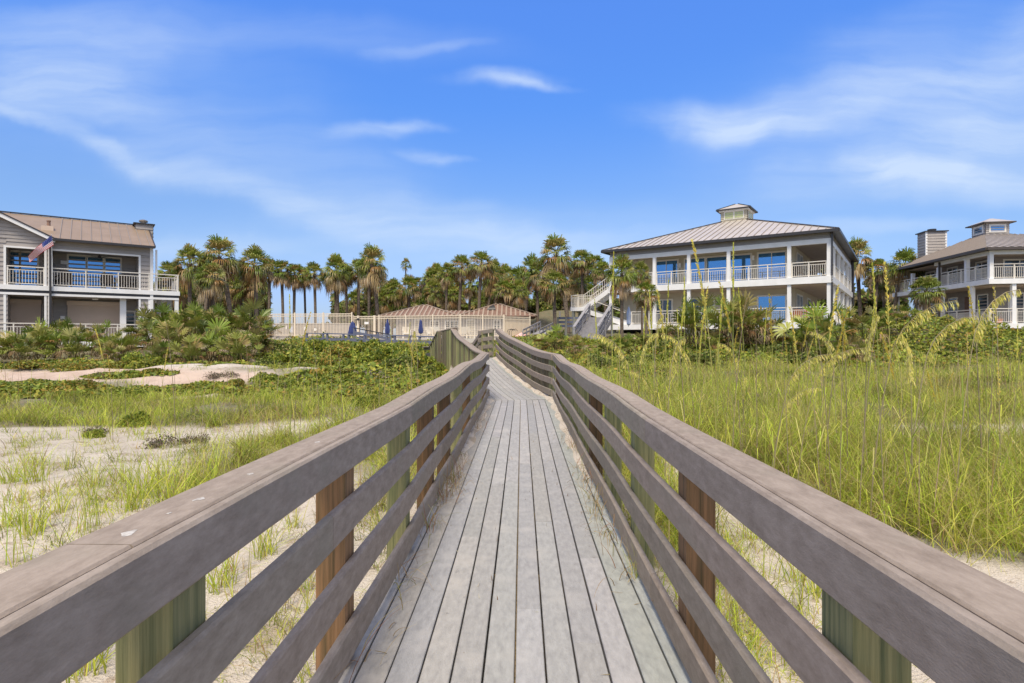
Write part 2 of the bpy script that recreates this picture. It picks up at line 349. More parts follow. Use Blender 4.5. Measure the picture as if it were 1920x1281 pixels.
# vegetation zones, drawn once on the ground as seen from the walkway
def inpoly(px, py, poly):
    r = np.zeros(px.shape, bool); n = len(poly)
    for i in range(n):
        x0, y0 = poly[i]; x1, y1 = poly[(i + 1) % n]
        c = ((y0 > py) != (y1 > py)) & (px < (x1 - x0) * (py - y0) / (y1 - y0 + 1e-9) + x0)
        r ^= c
    return r
def proj(x, y, z):
    y = np.maximum(y, .3); return HX + F * x / y, HY - F * (z - EYE) / y
ZONES = [  # polygon in photo pixels, grass density, blade height, ground greenness, pink sand
    ([(-1500, 690), (400, 690), (620, 690), (830, 650), (860, 690), (700, 760), (520, 745), (330, 762), (-1500, 765)], .28, .25, .6, 0),
    ([(-1500, 694), (60, 696), (230, 688), (330, 690), (515, 700), (430, 722), (380, 752), (300, 745), (250, 712), (60, 722), (-1500, 722)], .02, .2, 0, 1),
    ([(620, 712), (720, 706), (770, 716), (690, 740), (590, 744)], .05, .3, 0, 1),
    ([(-1500, 752), (330, 748), (520, 745), (700, 735), (830, 690), (880, 690), (760, 770), (660, 785), (520, 790), (400, 800), (200, 808), (-1500, 806)], 1.0, .36, .75, 0),
    ([(-1500, 806), (400, 800), (520, 790), (660, 783), (650, 806), (480, 818), (330, 832), (330, 868), (200, 890), (-1500, 885)], .20, .30, .1, 0),
    ([(480, 822), (650, 800), (760, 765), (900, 690), (905, 720), (640, 880), (440, 965), (300, 960), (330, 900), (360, 858)], 1.0, .45, .5, 0),
    ([(330, 832), (500, 815), (420, 850), (330, 880)], .4, .3, .2, 0),
    ([(-1500, 885), (200, 890), (330, 880), (330, 905), (300, 960), (200, 1000), (60, 1100), (-1500, 1100)], .24, .36, 0, 0),
    ([(1030, 690), (1100, 660), (2900, 690), (2900, 800), (1560, 802), (1250, 790), (1060, 720)], 1.0, .47, .85, 0),
    ([(1560, 798), (2900, 782), (2900, 832), (1900, 846), (1700, 838), (1540, 822)], .10, .38, .05, 0),
    ([(1030, 690), (1060, 740), (1105, 840), (1140, 905), (1180, 905), (1240, 790), (1100, 700)], .9, .55, .6, 0),
    ([(905, 700), (640, 880), (690, 930), (800, 930), (850, 830), (925, 700)], .8, .42, .45, 0),
    ([(1090, 700), (1240, 790), (1560, 822), (1700, 838), (1900, 846), (2900, 835), (2900, 1040), (1960, 1065), (1760, 1032), (1560, 975), (1300, 830)], .95, .84, .65, 0),
]
def zones_at(x, y, z):
    px, py = proj(x, y, z)
    dens = np.zeros(px.shape); hh = np.full(px.shape, .3); gr = np.zeros(px.shape); pk = np.zeros(px.shape)
    near = (py > 1000) | (y < 3); dens[near] = .05
    side = (np.abs(px - 978) < 1.0 * (py - 633) * 1.05) & (py > 720) & (np.abs(x) < 2.2) & (np.abs(x) > .9); dens[side] = .62; hh[side] = .38
    for poly, d, h, g, k in ZONES:
        i = inpoly(px, py, poly); dens[i] = d; hh[i] = h; gr[i] = g; pk[i] = k
    far = (y > 22.5); gr[far] = np.maximum(gr[far], .85); dens[far] = .3; pk[far] = 0
    return dens, hh, gr, pk

def build_ground():
    xs = np.concatenate([-np.geomspace(14, 600, 40)[::-1], np.arange(-13.8, 14, .14), np.geomspace(14.2, 600, 40)])
    xs = np.unique(np.concatenate([xs, np.arange(-34, -14, .5), np.arange(14, 44, .5)]))
    ys = np.unique(np.concatenate([np.linspace(-30, -2, 15), np.arange(-2, 14, .13), np.arange(14, 36, .25), np.arange(36, 80, 1.0), np.geomspace(80, 900, 25)]))
    X, Y = np.meshgrid(xs, ys); Z = height(X, Y)
    n, k = X.shape
    V = np.stack([X, Y, Z], -1).reshape(-1, 3)
    i = np.arange(n * k).reshape(n, k)
    Q = np.stack([i[:-1, :-1], i[:-1, 1:], i[1:, 1:], i[1:, :-1]], -1).reshape(-1, 4)
    d, h, g, pk = zones_at(V[:, 0], V[:, 1], V[:, 2])
    # soften the borders
    g2 = g.reshape(n, k); p2 = pk.reshape(n, k)
    for _ in range(2):
        for a in (g2, p2):
            a[1:-1, 1:-1] = (a[1:-1, 1:-1] * 2 + a[:-2, 1:-1] + a[2:, 1:-1] + a[1:-1, :-2] + a[1:-1, 2:]) / 6
    c = np.zeros((n * k, 3)); c[:, 0] = g2.ravel(); c[:, 1] = p2.ravel()
    o = np_obj('ground', V, Q, M['sand'], c, smooth=True); tag(o, kind='structure')
build_ground()

# ---------------------------------------------------------------- boardwalk
PATH = [(-.02 - .01687 * 3, -3.0, 0.0), (-.02, 0, 0.0), (.048, 4, 0.0), (.115, 8, .02), (.18, 11.5, .045), (.211, 13.7, .05)]
_J, _K = Vector((.211, 13.7)), Vector((-1.36, 21.2))
for t in (.12, .25, .4, .55, .7, .85): 
    p = _J.lerp(_K, t); PATH.append((p.x, p.y, .05 + .74 * t ** 1.55))
PATH += [(-1.36, 21.2, .79), (-1.95, 21.95, .70), (-2.5, 23.6, .1), (-3.4, 27.0, .02)]
PV = [Vector(p) for p in PATH]; NP = len(PV)
SEG = [math.hypot(PV[i + 1].x - PV[i].x, PV[i + 1].y - PV[i].y) for i in range(NP - 1)]
CUM = [0]
for s_ in SEG: CUM.append(CUM[-1] + s_)
SEGN = [Vector((PV[i + 1].y - PV[i].y, -(PV[i + 1].x - PV[i].x), 0)) / SEG[i] for i in range(NP - 1)]     # right hand normals
MIT = [SEGN[0]]
for i in range(1, NP - 1):
    a = (SEGN[i - 1] + SEGN[i]).normalized(); MIT.append(a / max(.35, a.dot(SEGN[i])))
MIT.append(SEGN[-1])
def path_at(s):
    i = max(0, min(NP - 2, next((k for k in range(NP - 1) if s < CUM[k + 1]), NP - 2)))
    t = (s - CUM[i]) / SEG[i]
    if t < 1e-6: return PV[i], MIT[i]
    if t > 1 - 1e-6: return PV[i + 1], MIT[i + 1]
    return PV[i].lerp(PV[i + 1], t), SEGN[i]
S_J, S_K = CUM[5], CUM[12]
S_END = CUM[-1]
def stations(s0, s1, step=None):
    S = [s0] + [c for c in CUM if s0 + 1e-4 < c < s1 - 1e-4] + [s1]
    if step:
        T = []
        for a, b in zip(S, S[1:]):
            n = max(1, round((b - a) / step)); T += [a + (b - a) * k / n for k in range(n)]
        S = T + [s1]
    return S
def extrude(mb, s0, s1, o0, o1, z0, z1, ch=0.0, wob=None, col=None, step=None, dwob=0.0, yaw=0.0):
    """a straight board with rounded edges following the walkway between lateral offsets o0..o1 and heights z0..z1"""
    if o0 > o1: o0, o1 = o1, o0
    prof = [(o0 + ch, z0), (o1 - ch, z0), (o1, z0 + ch), (o1, z1 - ch), (o1 - ch, z1), (o0 + ch, z1), (o0, z1 - ch), (o0, z0 + ch)] if ch else [(o0, z0), (o1, z0), (o1, z1), (o0, z1)]
    n = len(prof); S = stations(s0, s1, step); vs = []
    for s in S:
        c, m = path_at(s); dz = wob(s) if wob else 0
        for o, z in prof:
            p = c + m * o; vs.append((p.x, p.y, c.z + z + dz))
    k = len(S)
    fs = [(i * n + j, (i + 1) * n + j, (i + 1) * n + (j + 1) % n, i * n + (j + 1) % n) for i in range(k - 1) for j in range(n)]
    fs += [tuple(range(n)), tuple((k - 1) * n + j for j in range(n - 1, -1, -1))]
    mb.add(vs, fs, col)

bw = thing('boardwalk', 'weathered gray boardwalk with slatted railings leading over the dunes', 'boardwalk', (0, 0, 0))
def wobL(s): y = s - 3; return .014 * math.sin(y * .9 + .5) + .012 * math.sin(y * .37 + 1.9) + .02 * float(sstep(5, 13, y)) + .016 * math.sin(y * 1.55) * float(sstep(3, 5, y))
def wobR(s): y = s - 3; return -.022 + .014 * math.sin(y * .8 + 2.1) + .012 * math.sin(y * .41 + .4) + .015 * float(sstep(5, 13, y)) + .016 * math.sin(y * 1.45 + 1) * float(sstep(3, 5, y))
WL, WR = -.762, .762
def build_boardwalk():
    # deck: lengthwise planks with staggered butt joints and a mitre line at the bend
    mb = MB(); edges = [-.905] + [-.012 + k * .146 - .0 for k in range(-5, 6)] + [.865]
    edges[0] = edges[1] - .146
    for k in range(len(edges) - 1):
        a, b = edges[k] + rnd.uniform(.0025, .005), edges[k + 1] - rnd.uniform(.0035, .006)
        for (sa, sb) in ((0, S_J), (S_J + .004, S_K), (S_K + .004, CUM[13]), (CUM[13] + .004, S_END)):
            s = sa; first = True
            while s < sb - 1e-3:
                ln = rnd.uniform(.8, 4.2) if first else rnd.choice((3.66, 4.27, 4.88)); first = False
                e = min(sb, s + ln)
                if sb - e < .5: e = sb
                t = rnd.uniform(.90, 1.06); col = (t * rnd.uniform(.985, 1.015), t, t * rnd.uniform(.97, 1.03))
                if k in (0, 1): col = (t * 1.06, t * 1.02, t * .95)
                if k in (10, 11): col = (t * .97, t * 1.02, t * .97)
                dz = rnd.uniform(-.0015, .0015)
                extrude(mb, s + .0015, e - .0015, a, b, -.038 + dz, dz, ch=.004, col=col)
                s = e
    mb.build('deck', M['deck'], bw, attr=True)
    # stringers under the planks
    mb = MB()
    for o in (-.80, -.02, .76): extrude(mb, 0, S_END, o - .02, o + .02, -.24, -.042, col=(.30, .24, .16))
    for s in np.arange(.3, S_J, 1.3): extrude(mb, s, s + .04, -.77, .73, -.235, -.046, col=(.30, .24, .16))
    mb.build('joist_frame', M['post'], bw, attr=True)
    # railings
    for side, w, wob in ((-1, WL, wobL), (1, WR, wobR)):
        sg = lambda d: w + side * d
        brk = [0, 2.2, S_J] if side > 0 else [0, 5.4, S_J]
        cuts = {0: [3.0, 7.05, 11.6], 1: [3.4, 5.35, 9.9, 13.4], 2: [4.2, 8.6, 12.9], 3: [2.6, 5.0, 9.2, 13.8]} if side < 0 else \
               {0: [6.45, 10.9, 14.0], 1: [2.9, 7.1, 11.4], 2: [3.3, 8.8, 12.4], 3: [3.9, 6.3, 10.6, 14.4]}
        for lv in range(4):
            S = [0] + cuts[lv] + [S_J, S_K, CUM[13], S_END]
            S = sorted(set(S))
            for a, b in zip(S, S[1:]):
                t = rnd.uniform(.86, 1.10); col = (t * rnd.uniform(.98, 1.03), t, t * rnd.uniform(.97, 1.03))
                zt = (1.087, .80, .50, .213)[lv]
                mb = MB(); 
                extrude(mb, a + .002, b - .002, sg(0), sg(.040), zt - .153, zt, ch=.009, wob=wob, col=col, step=.6)
                mb.build('fascia_board' if lv == 0 else 'rail_board', M['rail'], bw, attr=True)
        S = [0] + (cuts[2] if side < 0 else [3.1, 7.25, 11.6]) + [S_J, S_K, CUM[13], S_END]
        for a, b in zip(S, S[1:]):
            t = rnd.uniform(.95, 1.12); col = (t * 1.02, t, t)
            mb = MB(); extrude(mb, a + .0025, b - .0025, sg(.047), sg(.197), 1.045, 1.086, ch=.006, wob=wob, col=col, step=.6)
            mb.build('top_rail', M['rail'], bw, attr=True)
        # posts
        first = [1.33, 2.64, 4.04, 5.20] if side < 0 else [1.36, 2.72, 3.96, 5.25]
        ps = [-2.4 + 3, -1.1 + 3, .03 + 3] + [d + 3 for d in first]
        while ps[-1] < S_J - 1.5: ps.append(ps[-1] + 1.28 + rnd.uniform(-.04, .04))
        ps += [S_J + .25]
        while ps[-1] < S_K - .6: ps.append(ps[-1] + (.36 if side < 0 else .62))
        ps += ([S_K + .05 + .17 * k_ for k_ in range(6)] if side < 0 else [S_K + .12, S_K + .5]) + [CUM[13] - .05, CUM[13] + .3, CUM[13] + .6, CUM[13] + 1.0, CUM[13] + 1.4]
        for i, s in enumerate(ps):
            c, m = path_at(s + .07); m = m.normalized(); d = Vector((-m.y, m.x, 0))
            p = c + m * (w + side * (.042 + .068))
            hw = .069; z1 = c.z + 1.043 + wob(s); z0 = min(ground_z(p.x, p.y) - .3, c.z - .5)
            g = rnd.random()
            if side < 0: kind = ('g', 'b', 'g', 'b', 'b', 'g', 'b')[i - 3] if 3 <= i < 10 else ('g' if g < .55 else 'b')
            else: kind = ('g', 'b', 'g', 'g', 'b')[i - 3] if 3 <= i < 8 else ('g' if g < .55 else 'b')
            if s > S_J: kind = rnd.choice('ggd')
            base = {'g': (.27, .28, .16), 'b': (.235, .148, .088), 'd': (.165, .148, .115)}[kind]
            t = rnd.uniform(.85, 1.12); base = tuple(q * t * (1 if s < 8 or kind != 'b' else .62) for q in base)
            mb = MB()
            def ring(z): return [p + m * (-hw) + d * (-hw), p + m * hw + d * (-hw), p + m * hw + d * hw, p + m * (-hw) + d * hw]
            vs = [(q.x, q.y, z) for z in (z0, z1) for q in ring(z)]
            order = [(0, 1, 5, 4), (1, 2, 6, 5), (2, 3, 7, 6), (3, 0, 4, 7), (4, 5, 6, 7), (0, 3, 2, 1)]
            mb.add(vs, order, base)
            mb.build('post', M['post'], bw, attr=True)
    # droppings on the left cap rail
    for px, py, D, r in ((228, 1007, None, .012), (362, 940, None, .013), (462, 882, None, .009), (590, 830, None, .009), (306, 985, None, .006)):
        w = .85; D = w * F / (978 - px) ; c, m = path_at(D + 3); q = c + m * (-.762 - .11)
        D = abs(q.x - .0) / ((HX - px) / F); c, m = path_at(D + 3); q = c + m * (-.762 - .105)
        mb = MB(); z = c.z + 1.0862 + wobL(D + 3)
        ring = [(q.x + r * rnd.uniform(.45, 1.5) * math.cos(k * .628), q.y + 1.5 * r * rnd.uniform(.45, 1.5) * math.sin(k * .628), z + .0002) for k in range(10)]
        top = [(q.x, q.y, z + .002)]
        mb.add(ring + top, [(k, (k + 1) % 10, 10) for k in range(10)]); mb.build('bird_dropping', M['dropping'], bw)
build_boardwalk()

# sand blown onto the edges of the deck
def drift(side):
    o_in = WR if side > 0 else WL
    ss = np.arange(9.2 if side > 0 else 8.2, S_K, .12); V = []; 
    for s in ss:
        c, m = path_at(float(s))
        y = s - 3
        amp = .012 + .045 * abs(math.sin(y * 2.45)) + .025 * float(sstep(10, 14, y)) * abs(math.sin(y * 2.4))
        amp *= float(sstep(5.5, 8, y)) if side > 0 else float(sstep(5.0, 7, y)) * (1 - .6 * float(sstep(14, 16, y)))
        wdt = .02 + amp * 1.3
        for t, h in ((-.16, 0.02), (0, .9), (.35, 1.0), (.75, .5), (1.0, -.1)):
            o = o_in + side * .10 - side * (t * (wdt + .12) if t > 0 else t)
            p = c + m * o
            z = c.z + h * amp * .75 + .002 if t < 1 else c.z - .006
            if t < 0: z = min(c.z - .05, ground_z(p.x, p.y) + .02)
            V.append((p.x, p.y, z))
    n = 5; k = len(ss)
    Q = [(i * n + j, (i + 1) * n + j, (i + 1) * n + j + 1, i * n + j + 1) for i in range(k - 1) for j in range(n - 1)]
    return V, Q
_V, _Q = [], []
for sd_ in (-1, 1):
    v, q = drift(sd_); b = len(_V); _V += v; _Q += [tuple(i + b for i in f) for f in q]
tag(np_obj('sand', np.array(_V), np.array(_Q), M['sand'], np.zeros((len(_V), 3)), smooth=True), kind='stuff')
# ---------------------------------------------------------------- building pieces (local coordinates of each house)
def lap_wall(mb, axis, fixed, a0, a1, z0, z1, out, lap=.24):
    """lap siding: axis 'x' runs along x at y = fixed, axis 'y' along y at x = fixed; out = +1/-1 is the outward side"""
    z = z0
    while z < z1 - 1e-3:
        zt = min(z + lap, z1); o0 = fixed + out * .042; o1 = fixed + out * .004
        P = (lambda a, o, zz: (a, o, zz)) if axis == 'x' else (lambda a, o, zz: (o, a, zz))
        q = [P(a0, o0, z), P(a1, o0, z), P(a1, o1, zt), P(a0, o1, zt)]
        lip = [P(a0, fixed, z), P(a1, fixed, z), P(a1, o0, z), P(a0, o0, z)]
        mb.quad(*q); mb.quad(*lip); z = zt
def slab_railing(parent, pts, z, h=.98, name='balcony_railing', post=1.35, mat_=None, bal=.125, rails=(0.09, .80)):
    """metal railing along a polyline: top rail, under rail, bottom rail, posts and slim balusters"""
    mb = MB()
    for (x0, y0), (x1, y1) in zip(pts, pts[1:]):
        L_ = math.hypot(x1 - x0, y1 - y0); ux, uy = (x1 - x0) / L_, (y1 - y0) / L_
        P = lambda t, zz: (x0 + ux * t, y0 + uy * t, zz)
        mb.bar(P(0, z + h), P(L_, z + h), .085, .05)
        for r in rails: mb.bar(P(0, z + r), P(L_, z + r), .04, .035)
        n = max(1, round(L_ / post))
        for k in range(n + 1):
            t = min(L_ - .03, max(.03, L_ * k / n)); mb.bar(P(t, z), P(t, z + h - .025), .06, .06, up=(1, 0, 0))
        k = 1
        while k * bal < L_ - .04:
            t = k * bal; mb.bar(P(t, z + rails[0]), P(t, z + rails[-1]), .022, .022, up=(1, 0, 0)); k += 1
    return mb.build(name, mat_ or M['rail_white'], parent)
def rect_prism(mb, axis, fixed, depth, a0, a1, z0, z1):
    f0, f1 = sorted((fixed, fixed + depth))
    if axis == 'x': mb.box((a0, f0, z0), (a1, f1, z1))
    else: mb.box((f0, a0, z0), (f1, a1, z1))
def window(parent, axis, fixed, out, a0, a1, z0, z1, panes=2, name='window', glass=None, fr=.09, mull=.06, rows=1):
    """frame proud of the wall with recessed panes as a sub-part"""
    w = MB()
    for (p0, p1, q0, q1) in ((a0 - fr, a1 + fr, z1, z1 + fr), (a0 - fr, a1 + fr, z0 - fr * .6, z0), (a0 - fr, a0, z0, z1), (a1, a1 + fr, z0, z1)):
        rect_prism(w, axis, fixed - out * .02, out * .075, p0, p1, q0, q1)
    for k in range(1, panes):
        c = a0 + (a1 - a0) * k / panes; rect_prism(w, axis, fixed - out * .01, out * .055, c - mull / 2, c + mull / 2, z0, z1)
    for k in range(1, rows):
        c = z0 + (z1 - z0) * k / rows; rect_prism(w, axis, fixed - out * .01, out * .045, a0, a1, c - mull / 3, c + mull / 3)
    fo = w.build(name, M['frame'], parent)
    g = MB(); rect_prism(g, axis, fixed + out * .004, out * .024, a0, a1, z0, z1)
    g.build('pane', glass or M['glass'], fo)
    return fo
def seamed(mb, ribs, corners, step=.45, rh=.04, rw=.035, th=.06, along=None):
    """one roof plane: corners = [eave_a, eave_b, ridge_b, ridge_a]; ribs run from eave to ridge"""
    A, B, C_, D_ = [Vector(p) for p in corners]
    n = (B - A).cross(D_ - A if (D_ - A).length > .01 else C_ - A).normalized()
    if n.z < 0: n = -n
    mb.add([A, B, C_, D_, A - n * th, B - n * th, C_ - n * th, D_ - n * th], [(0, 1, 2, 3), (7, 6, 5, 4), (0, 4, 5, 1), (1, 5, 6, 2), (2, 6, 7, 3), (3, 7, 4, 0)])
    e = (B - A); L_ = e.length; e /= L_
    up = n.cross(e).normalized()
    if up.z < 0: up = -up
    poly = [((p - A).dot(e), (p - A).dot(up)) for p in (A, B, C_, D_)]
    t = step / 2
    while t < L_:
        ys = []
        for i in range(4):
            (x0, y0), (x1, y1) = poly[i], poly[(i + 1) % 4]
            if (x0 - t) * (x1 - t) <= 0 and abs(x1 - x0) > 1e-6: ys.append(y0 + (y1 - y0) * (t - x0) / (x1 - x0))
        if len(ys) >= 2 and max(ys) - min(ys) > .1:
            p0 = A + e * t + up * min(ys); p1 = A + e * t + up * max(ys)
            ribs.bar(p0 + n * rh / 2, p1 + n * rh / 2, rw, rh, up=n)
        t += step
    return n
def chair(name, label, loc, rz, m_, group=None, cat='chair'):
    t = thing(name, label, cat, loc, rz, group)
    b = MB(); b.box((-.28, -.28, .34), (.28, .28, .44)); b.build('seat', m_, t)
    b = MB(); b.add([(-.28, .22, .40), (.28, .22, .40), (.28, .36, .92), (-.28, .36, .92), (-.28, .30, .40), (.28, .30, .40), (.28, .44, .92), (-.28, .44, .92)],
                    [(0, 1, 2, 3), (7, 6, 5, 4), (0, 3, 7, 4), (1, 5, 6, 2), (3, 2, 6, 7), (0, 4, 5, 1)]); b.build('backrest', m_, t)
    for sx in (-1, 1):
        b = MB(); b.bar((sx * .30, -.28, .60), (sx * .30, .30, .64), .06, .05); b.bar((sx * .30, -.26, .44), (sx * .30, -.26, .60), .05, .05, up=(1, 0, 0)); b.build('armrest', m_, t)
        for sy in (-1, 1):
            b = MB(); b.bar((sx * .26, sy * .25, 0), (sx * .26, sy * .25, .345), .05, .05, up=(1, 0, 0)); b.build('leg', m_, t)
    return t
def local(root_xy, ang, x, y, z):
    c, s = math.cos(ang), math.sin(ang); return (root_xy[0] + c * x - s * y, root_xy[1] + s * x + c * y, z)

# ---------------------------------------------------------------- left house
def house_left():
    P0 = (-24.9, 30.8); ang = math.atan2(.6, .8)
    t = thing('beach_house', 'gray sided two storey beach house with tan metal roof and flag, far left', 'house', (P0[0], P0[1], 0), ang)
    zf, zu, ze, zr = 1.32, 4.32, 6.83, 8.85; X0, XR, XB = -4.3, 4.55, 5.96
    wall = MB()
    # upper front wall around the loggia openings
    for a, b, z0, z1 in ((X0, -1.86, zu, 6.75), (-.32, -.06, zu, 6.32), (3.93, XR, zu, 6.32), (-1.86, XR, 6.34, 6.80), (X0, -1.80, zf, 3.78), (-.32, -.06, zf, 3.78), (3.93, XR, zf, 3.78)):
        lap_wall(wall, 'x', 0, a, b, z0, z1, -1)
    # gable triangle of the wing
    z = 6.75; 
    while z < 7.84:
        hw = (7.9 - z) / .5; hw2 = max(.02, (7.9 - z - .19) / .5); wall.add([(-2.1 - hw, -.042, z), (-2.1 + hw, -.042, z), (-2.1 + hw2, -.004, z + .19), (-2.1 - hw2, -.004, z + .19), (-2.1 - hw, 0, z), (-2.1 + hw, 0, z)], [(0, 1, 2, 3), (4, 5, 1, 0)]); z += .19
    # loggia returns, back walls and the far gable end
    for x, s_ in ((-1.86, 1), (-.32, -1), (-.06, 1), (3.93, -1)):
        for z0, z1 in ((zu, 6.4), (zf, 3.8)): lap_wall(wall, 'y', x, .0, 2.0, z0, z1, s_)
    for z0, z1 in ((zu, 6.4), (zf, 3.8)): lap_wall(wall, 'x', 2.0, X0, XR, z0, z1, -1)
    lap_wall(wall, 'y', XR, 0, 9.6, zf, 6.8, 1); lap_wall(wall, 'x', 9.6, X0, XR, zf, 6.8, 1); lap_wall(wall, 'y', X0, 0, 9.6, zf, 6.8, -1)
    z = 6.8
    while z < zr - .1:
        a = .0 + (z - ze) / .4; wall.quad((XR + .02, a, z), (XR + .02, 9.6 - a, z), (XR + .004, 9.6 - a - .47, z + .19), (XR + .004, a + .47, z + .19)); z += .19
    wall.build('wall', M['siding_gray'], t)
    c = MB()
    c.box((X0 + .03, .03, 6.36), (XR - .03, 9.5, 6.42)); c.box((X0 + .03, .03, 3.80), (XR - .03, 9.5, 3.86)); c.build('ceiling', M['siding_dark'], t)
    # floor slabs with white fascia
    f = MB(); f.box((X0, -.10, zu - .25), (XB + .05, 9.5, zu)); f.box((XR, -.08, zu - .24), (XB, 3.2, zu - .02)); f.build('upper_deck', M['white'], t)
    f = MB(); f.box((X0, -.10, zf - .3), (XB, 9.5, zf)); f.build('lower_deck', M['white'], t)
    b = MB(); b.box((X0, -.05, zu - .40), (XB, .06, zu - .25)); b.build('dark_board', M['dark'], t)  # dark strip between the upper deck edge and the beam
    b = MB(); b.box((X0, -.07, 3.80), (XB, .05, zu - .40)); b.build('beam', M['white'], t)
    # white trim round the openings
    tr = MB()
    for x in (-1.86, -.32, -.06, 3.93):
        w_ = .10
        x0 = x if x in (-.32, 3.93) else x - w_
        for z0, z1 in ((zu, 6.34), (zf, 3.8)): tr.box((x0, -.05, z0), (x0 + w_, .04, z1))
    tr.box((-1.96, -.052, 6.26), (-.22, .04, 6.35)); tr.box((-.16, -.052, 6.26), (4.03, .04, 6.35))
    tr.box((XR - .06, -.06, zf), (XR + .10, .06, 6.8)); tr.box((XR + .22, .1, zu), (XR + .32, .2, 6.75))
    tr.build('trim', M['white'], t)
    for x in (4.40, 5.75): 
        p = MB(); p.box((x, -.04, .6), (x + .2, .16, 3.8)); p.build('column', M['white'], t)
    p = MB(); p.box((3.05, .4, zf), (3.35, .7, 3.8)); p.build('column', M['white'], t)
    for x, y in ((5.2, 2.9), (5.75, 2.9), (XR + .3, 2.9)):
        p = MB(); p.box((x - .12, y - .12, .5), (x + .12, y + .12, zu - .25)); p.build('column', M['concrete'], t)
    # windows and shutters
    window(t, 'x', 2.0, -1, .68, 1.45, zu + .04, 6.28, 1); window(t, 'x', 2.0, -1, 1.56, 2.32, zu + .04, 6.28, 1); window(t, 'x', 2.0, -1, 2.36, 3.12, zu + .04, 6.28, 1)
    window(t, 'x', 2.0, -1, -2.0, -1.5, zu + .04, 6.28, 1); window(t, 'x', 2.0, -1, -1.40, -.72, zu + .04, 6.28, 1)
    for a, b_ in ((.62, 3.2), (-2.05, -.55)):
        s_ = MB(); s_.box((a, 1.9, zf), (b_, 1.99, 3.42)); s_.box((a - .03, 1.78, 3.42), (b_ + .03, 1.99, 3.66))
        z = zf + .05
        while z < 3.4: s_.box((a, 1.885, z), (b_, 1.9, z + .042)); z += .055
        s_.build('shutter', M['shutter'], t)
    window(t, 'x', 2.0, -1, 3.42, 3.82, zf + .05, 3.1, 1, name='window', glass=M['glass_dark'])
    # railings
    slab_railing(t, [(-.02, -.02), (XB - .03, -.02), (XB - .03, 3.1)], zu); slab_railing(t, [(-1.84, .0), (-.30, .0)], zu)
    slab_railing(t, [(.0, -.02), (4.38, -.02)], zf); slab_railing(t, [(X0, -.02), (-.2, -.02)], zf)
    # roof
    rf, rb = MB(), MB()
    seamed(rf, rb, [(.10, -.42, ze + .03), (XR + .15, -.42, ze + .03), (XR + .15, 4.8, zr), (-3.3, 4.8, zr)], .46)
    seamed(rf, rb, [(X0 - .3, 10.0, ze + .03), (XR + .15, 10.0, ze + .03), (XR + .15, 4.8, zr + .002), (X0 - .3, 4.8, zr + .002)], .46)
    seamed(rf, rb, [(.12, -.30, 6.84), (.12, -.25, 6.84), (-2.1, 2.75, 7.98), (-2.1, -.30, 7.98)], .46)
    seamed(rf, rb, [(-4.32, -.30, 6.84), (-4.32, -.25, 6.84), (-2.1, 2.75, 7.982), (-2.1, -.30, 7.982)], .46)
    r_ = rf.build('roof', M['roof_tan'], t); rb.build('standing_seams', M['roof_seam'], r_)
    g = MB(); g.bar((.14, -.5, ze - .02), (XR + .16, -.5, ze - .02), .13, .13); g.bar((XR + .17, -.42, ze + .02), (XR + .17, 4.8, zr + .02), .05, .12); g.bar((X0 - .3, 4.8, zr + .05), (XR + .17, 4.8, zr + .05), .16, .05); 
    g.bar((-2.1, -.34, 8.02), (.14, -.34, 6.88), .06, .06); g.bar((-2.1, -.34, 8.02), (-4.34, -.34, 6.88), .06, .06)
    g.bar((-.06, -.16, .6), (-.06, -.16, 6.75), .10, .10, up=(1, 0, 0)); g.bar((-.06, -.16, 6.72), (.20, -.48, 6.86), .09, .09)
    g.build('gutter', M['dark'], t)
    rk = MB(); rk.bar((-2.1, -.31, 7.88), (.16, -.31, 6.74), .05, .17); rk.bar((-2.1, -.312, 7.88), (-4.36, -.312, 6.74), .05, .17); rk.build('rake_board', M['white'], t)
    # chimney at the far gable
    ch = MB()
    for ax, fx, a0, a1, o in (('x', 3.7, 4.0, XR + .38, -1), ('y', XR + .38, 3.7, 4.6, 1), ('y', 4.0, 3.7, 4.6, -1), ('x', 4.6, 4.0, XR + .38, 1)): lap_wall(ch, ax, fx, a0, a1, 4.4, 8.80, o)
    co = ch.build('chimney', M['siding_gray'], t)
    k = MB(); k.box((3.88, 3.58, 8.80), (XR + .50, 4.72, 8.86)); k.build('cap', M['dark'], co)
    k = MB(); k.lathe([(.17, 8.86), (.17, 9.0), (.25, 9.01), (.25, 9.1), (.1, 9.16)], (4.45, 4.15, 0)); k.build('flue', M['metal'], co)
    v = MB(); v.box((-.52, 1.3, 7.25), (.02, 1.9, 7.78)); v.build('roof_vent', M['shutter'], r_)
    v = MB(); v.lathe([(.09, 7.78), (.08, 8.05), (.10, 8.06), (.10, 8.12)], (-.2, 1.6, 0)); v.build('vent_pipe', M['roof_rust'], r_)
    # loggia fittings
    for x in (.32,):
        s_ = MB(); s_.box((x, 1.86, 5.75), (x + .3, 1.98, 5.95)); s_.build('wall_lamp', M['white'], t)
    s_ = MB(); s_.box((.3, 1.86, 2.6), (.5, 1.98, 2.78)); s_.build('wall_lamp', M['white'], t)
    s_ = MB(); s_.lathe([(.12, 3.72), (.16, 3.78), (.1, 3.80)], (1.9, 1.0, 0)); s_.build('ceiling_lamp', M['white'], t)
    fn = MB(); fn.lathe([(.03, 6.12), (.09, 6.14), (.09, 6.24), (.02, 6.26), (.02, 6.36)], (2.1, 1.0, 0))
    for k in range(5):
        a = k * 1.2566 + .3; fn.bar((2.1 + .1 * math.cos(a), 1 + .1 * math.sin(a), 6.17), (2.1 + .62 * math.cos(a), 1 + .62 * math.sin(a), 6.17), .13, .012)
    fn.build('ceiling_fan', M['dark'], t)
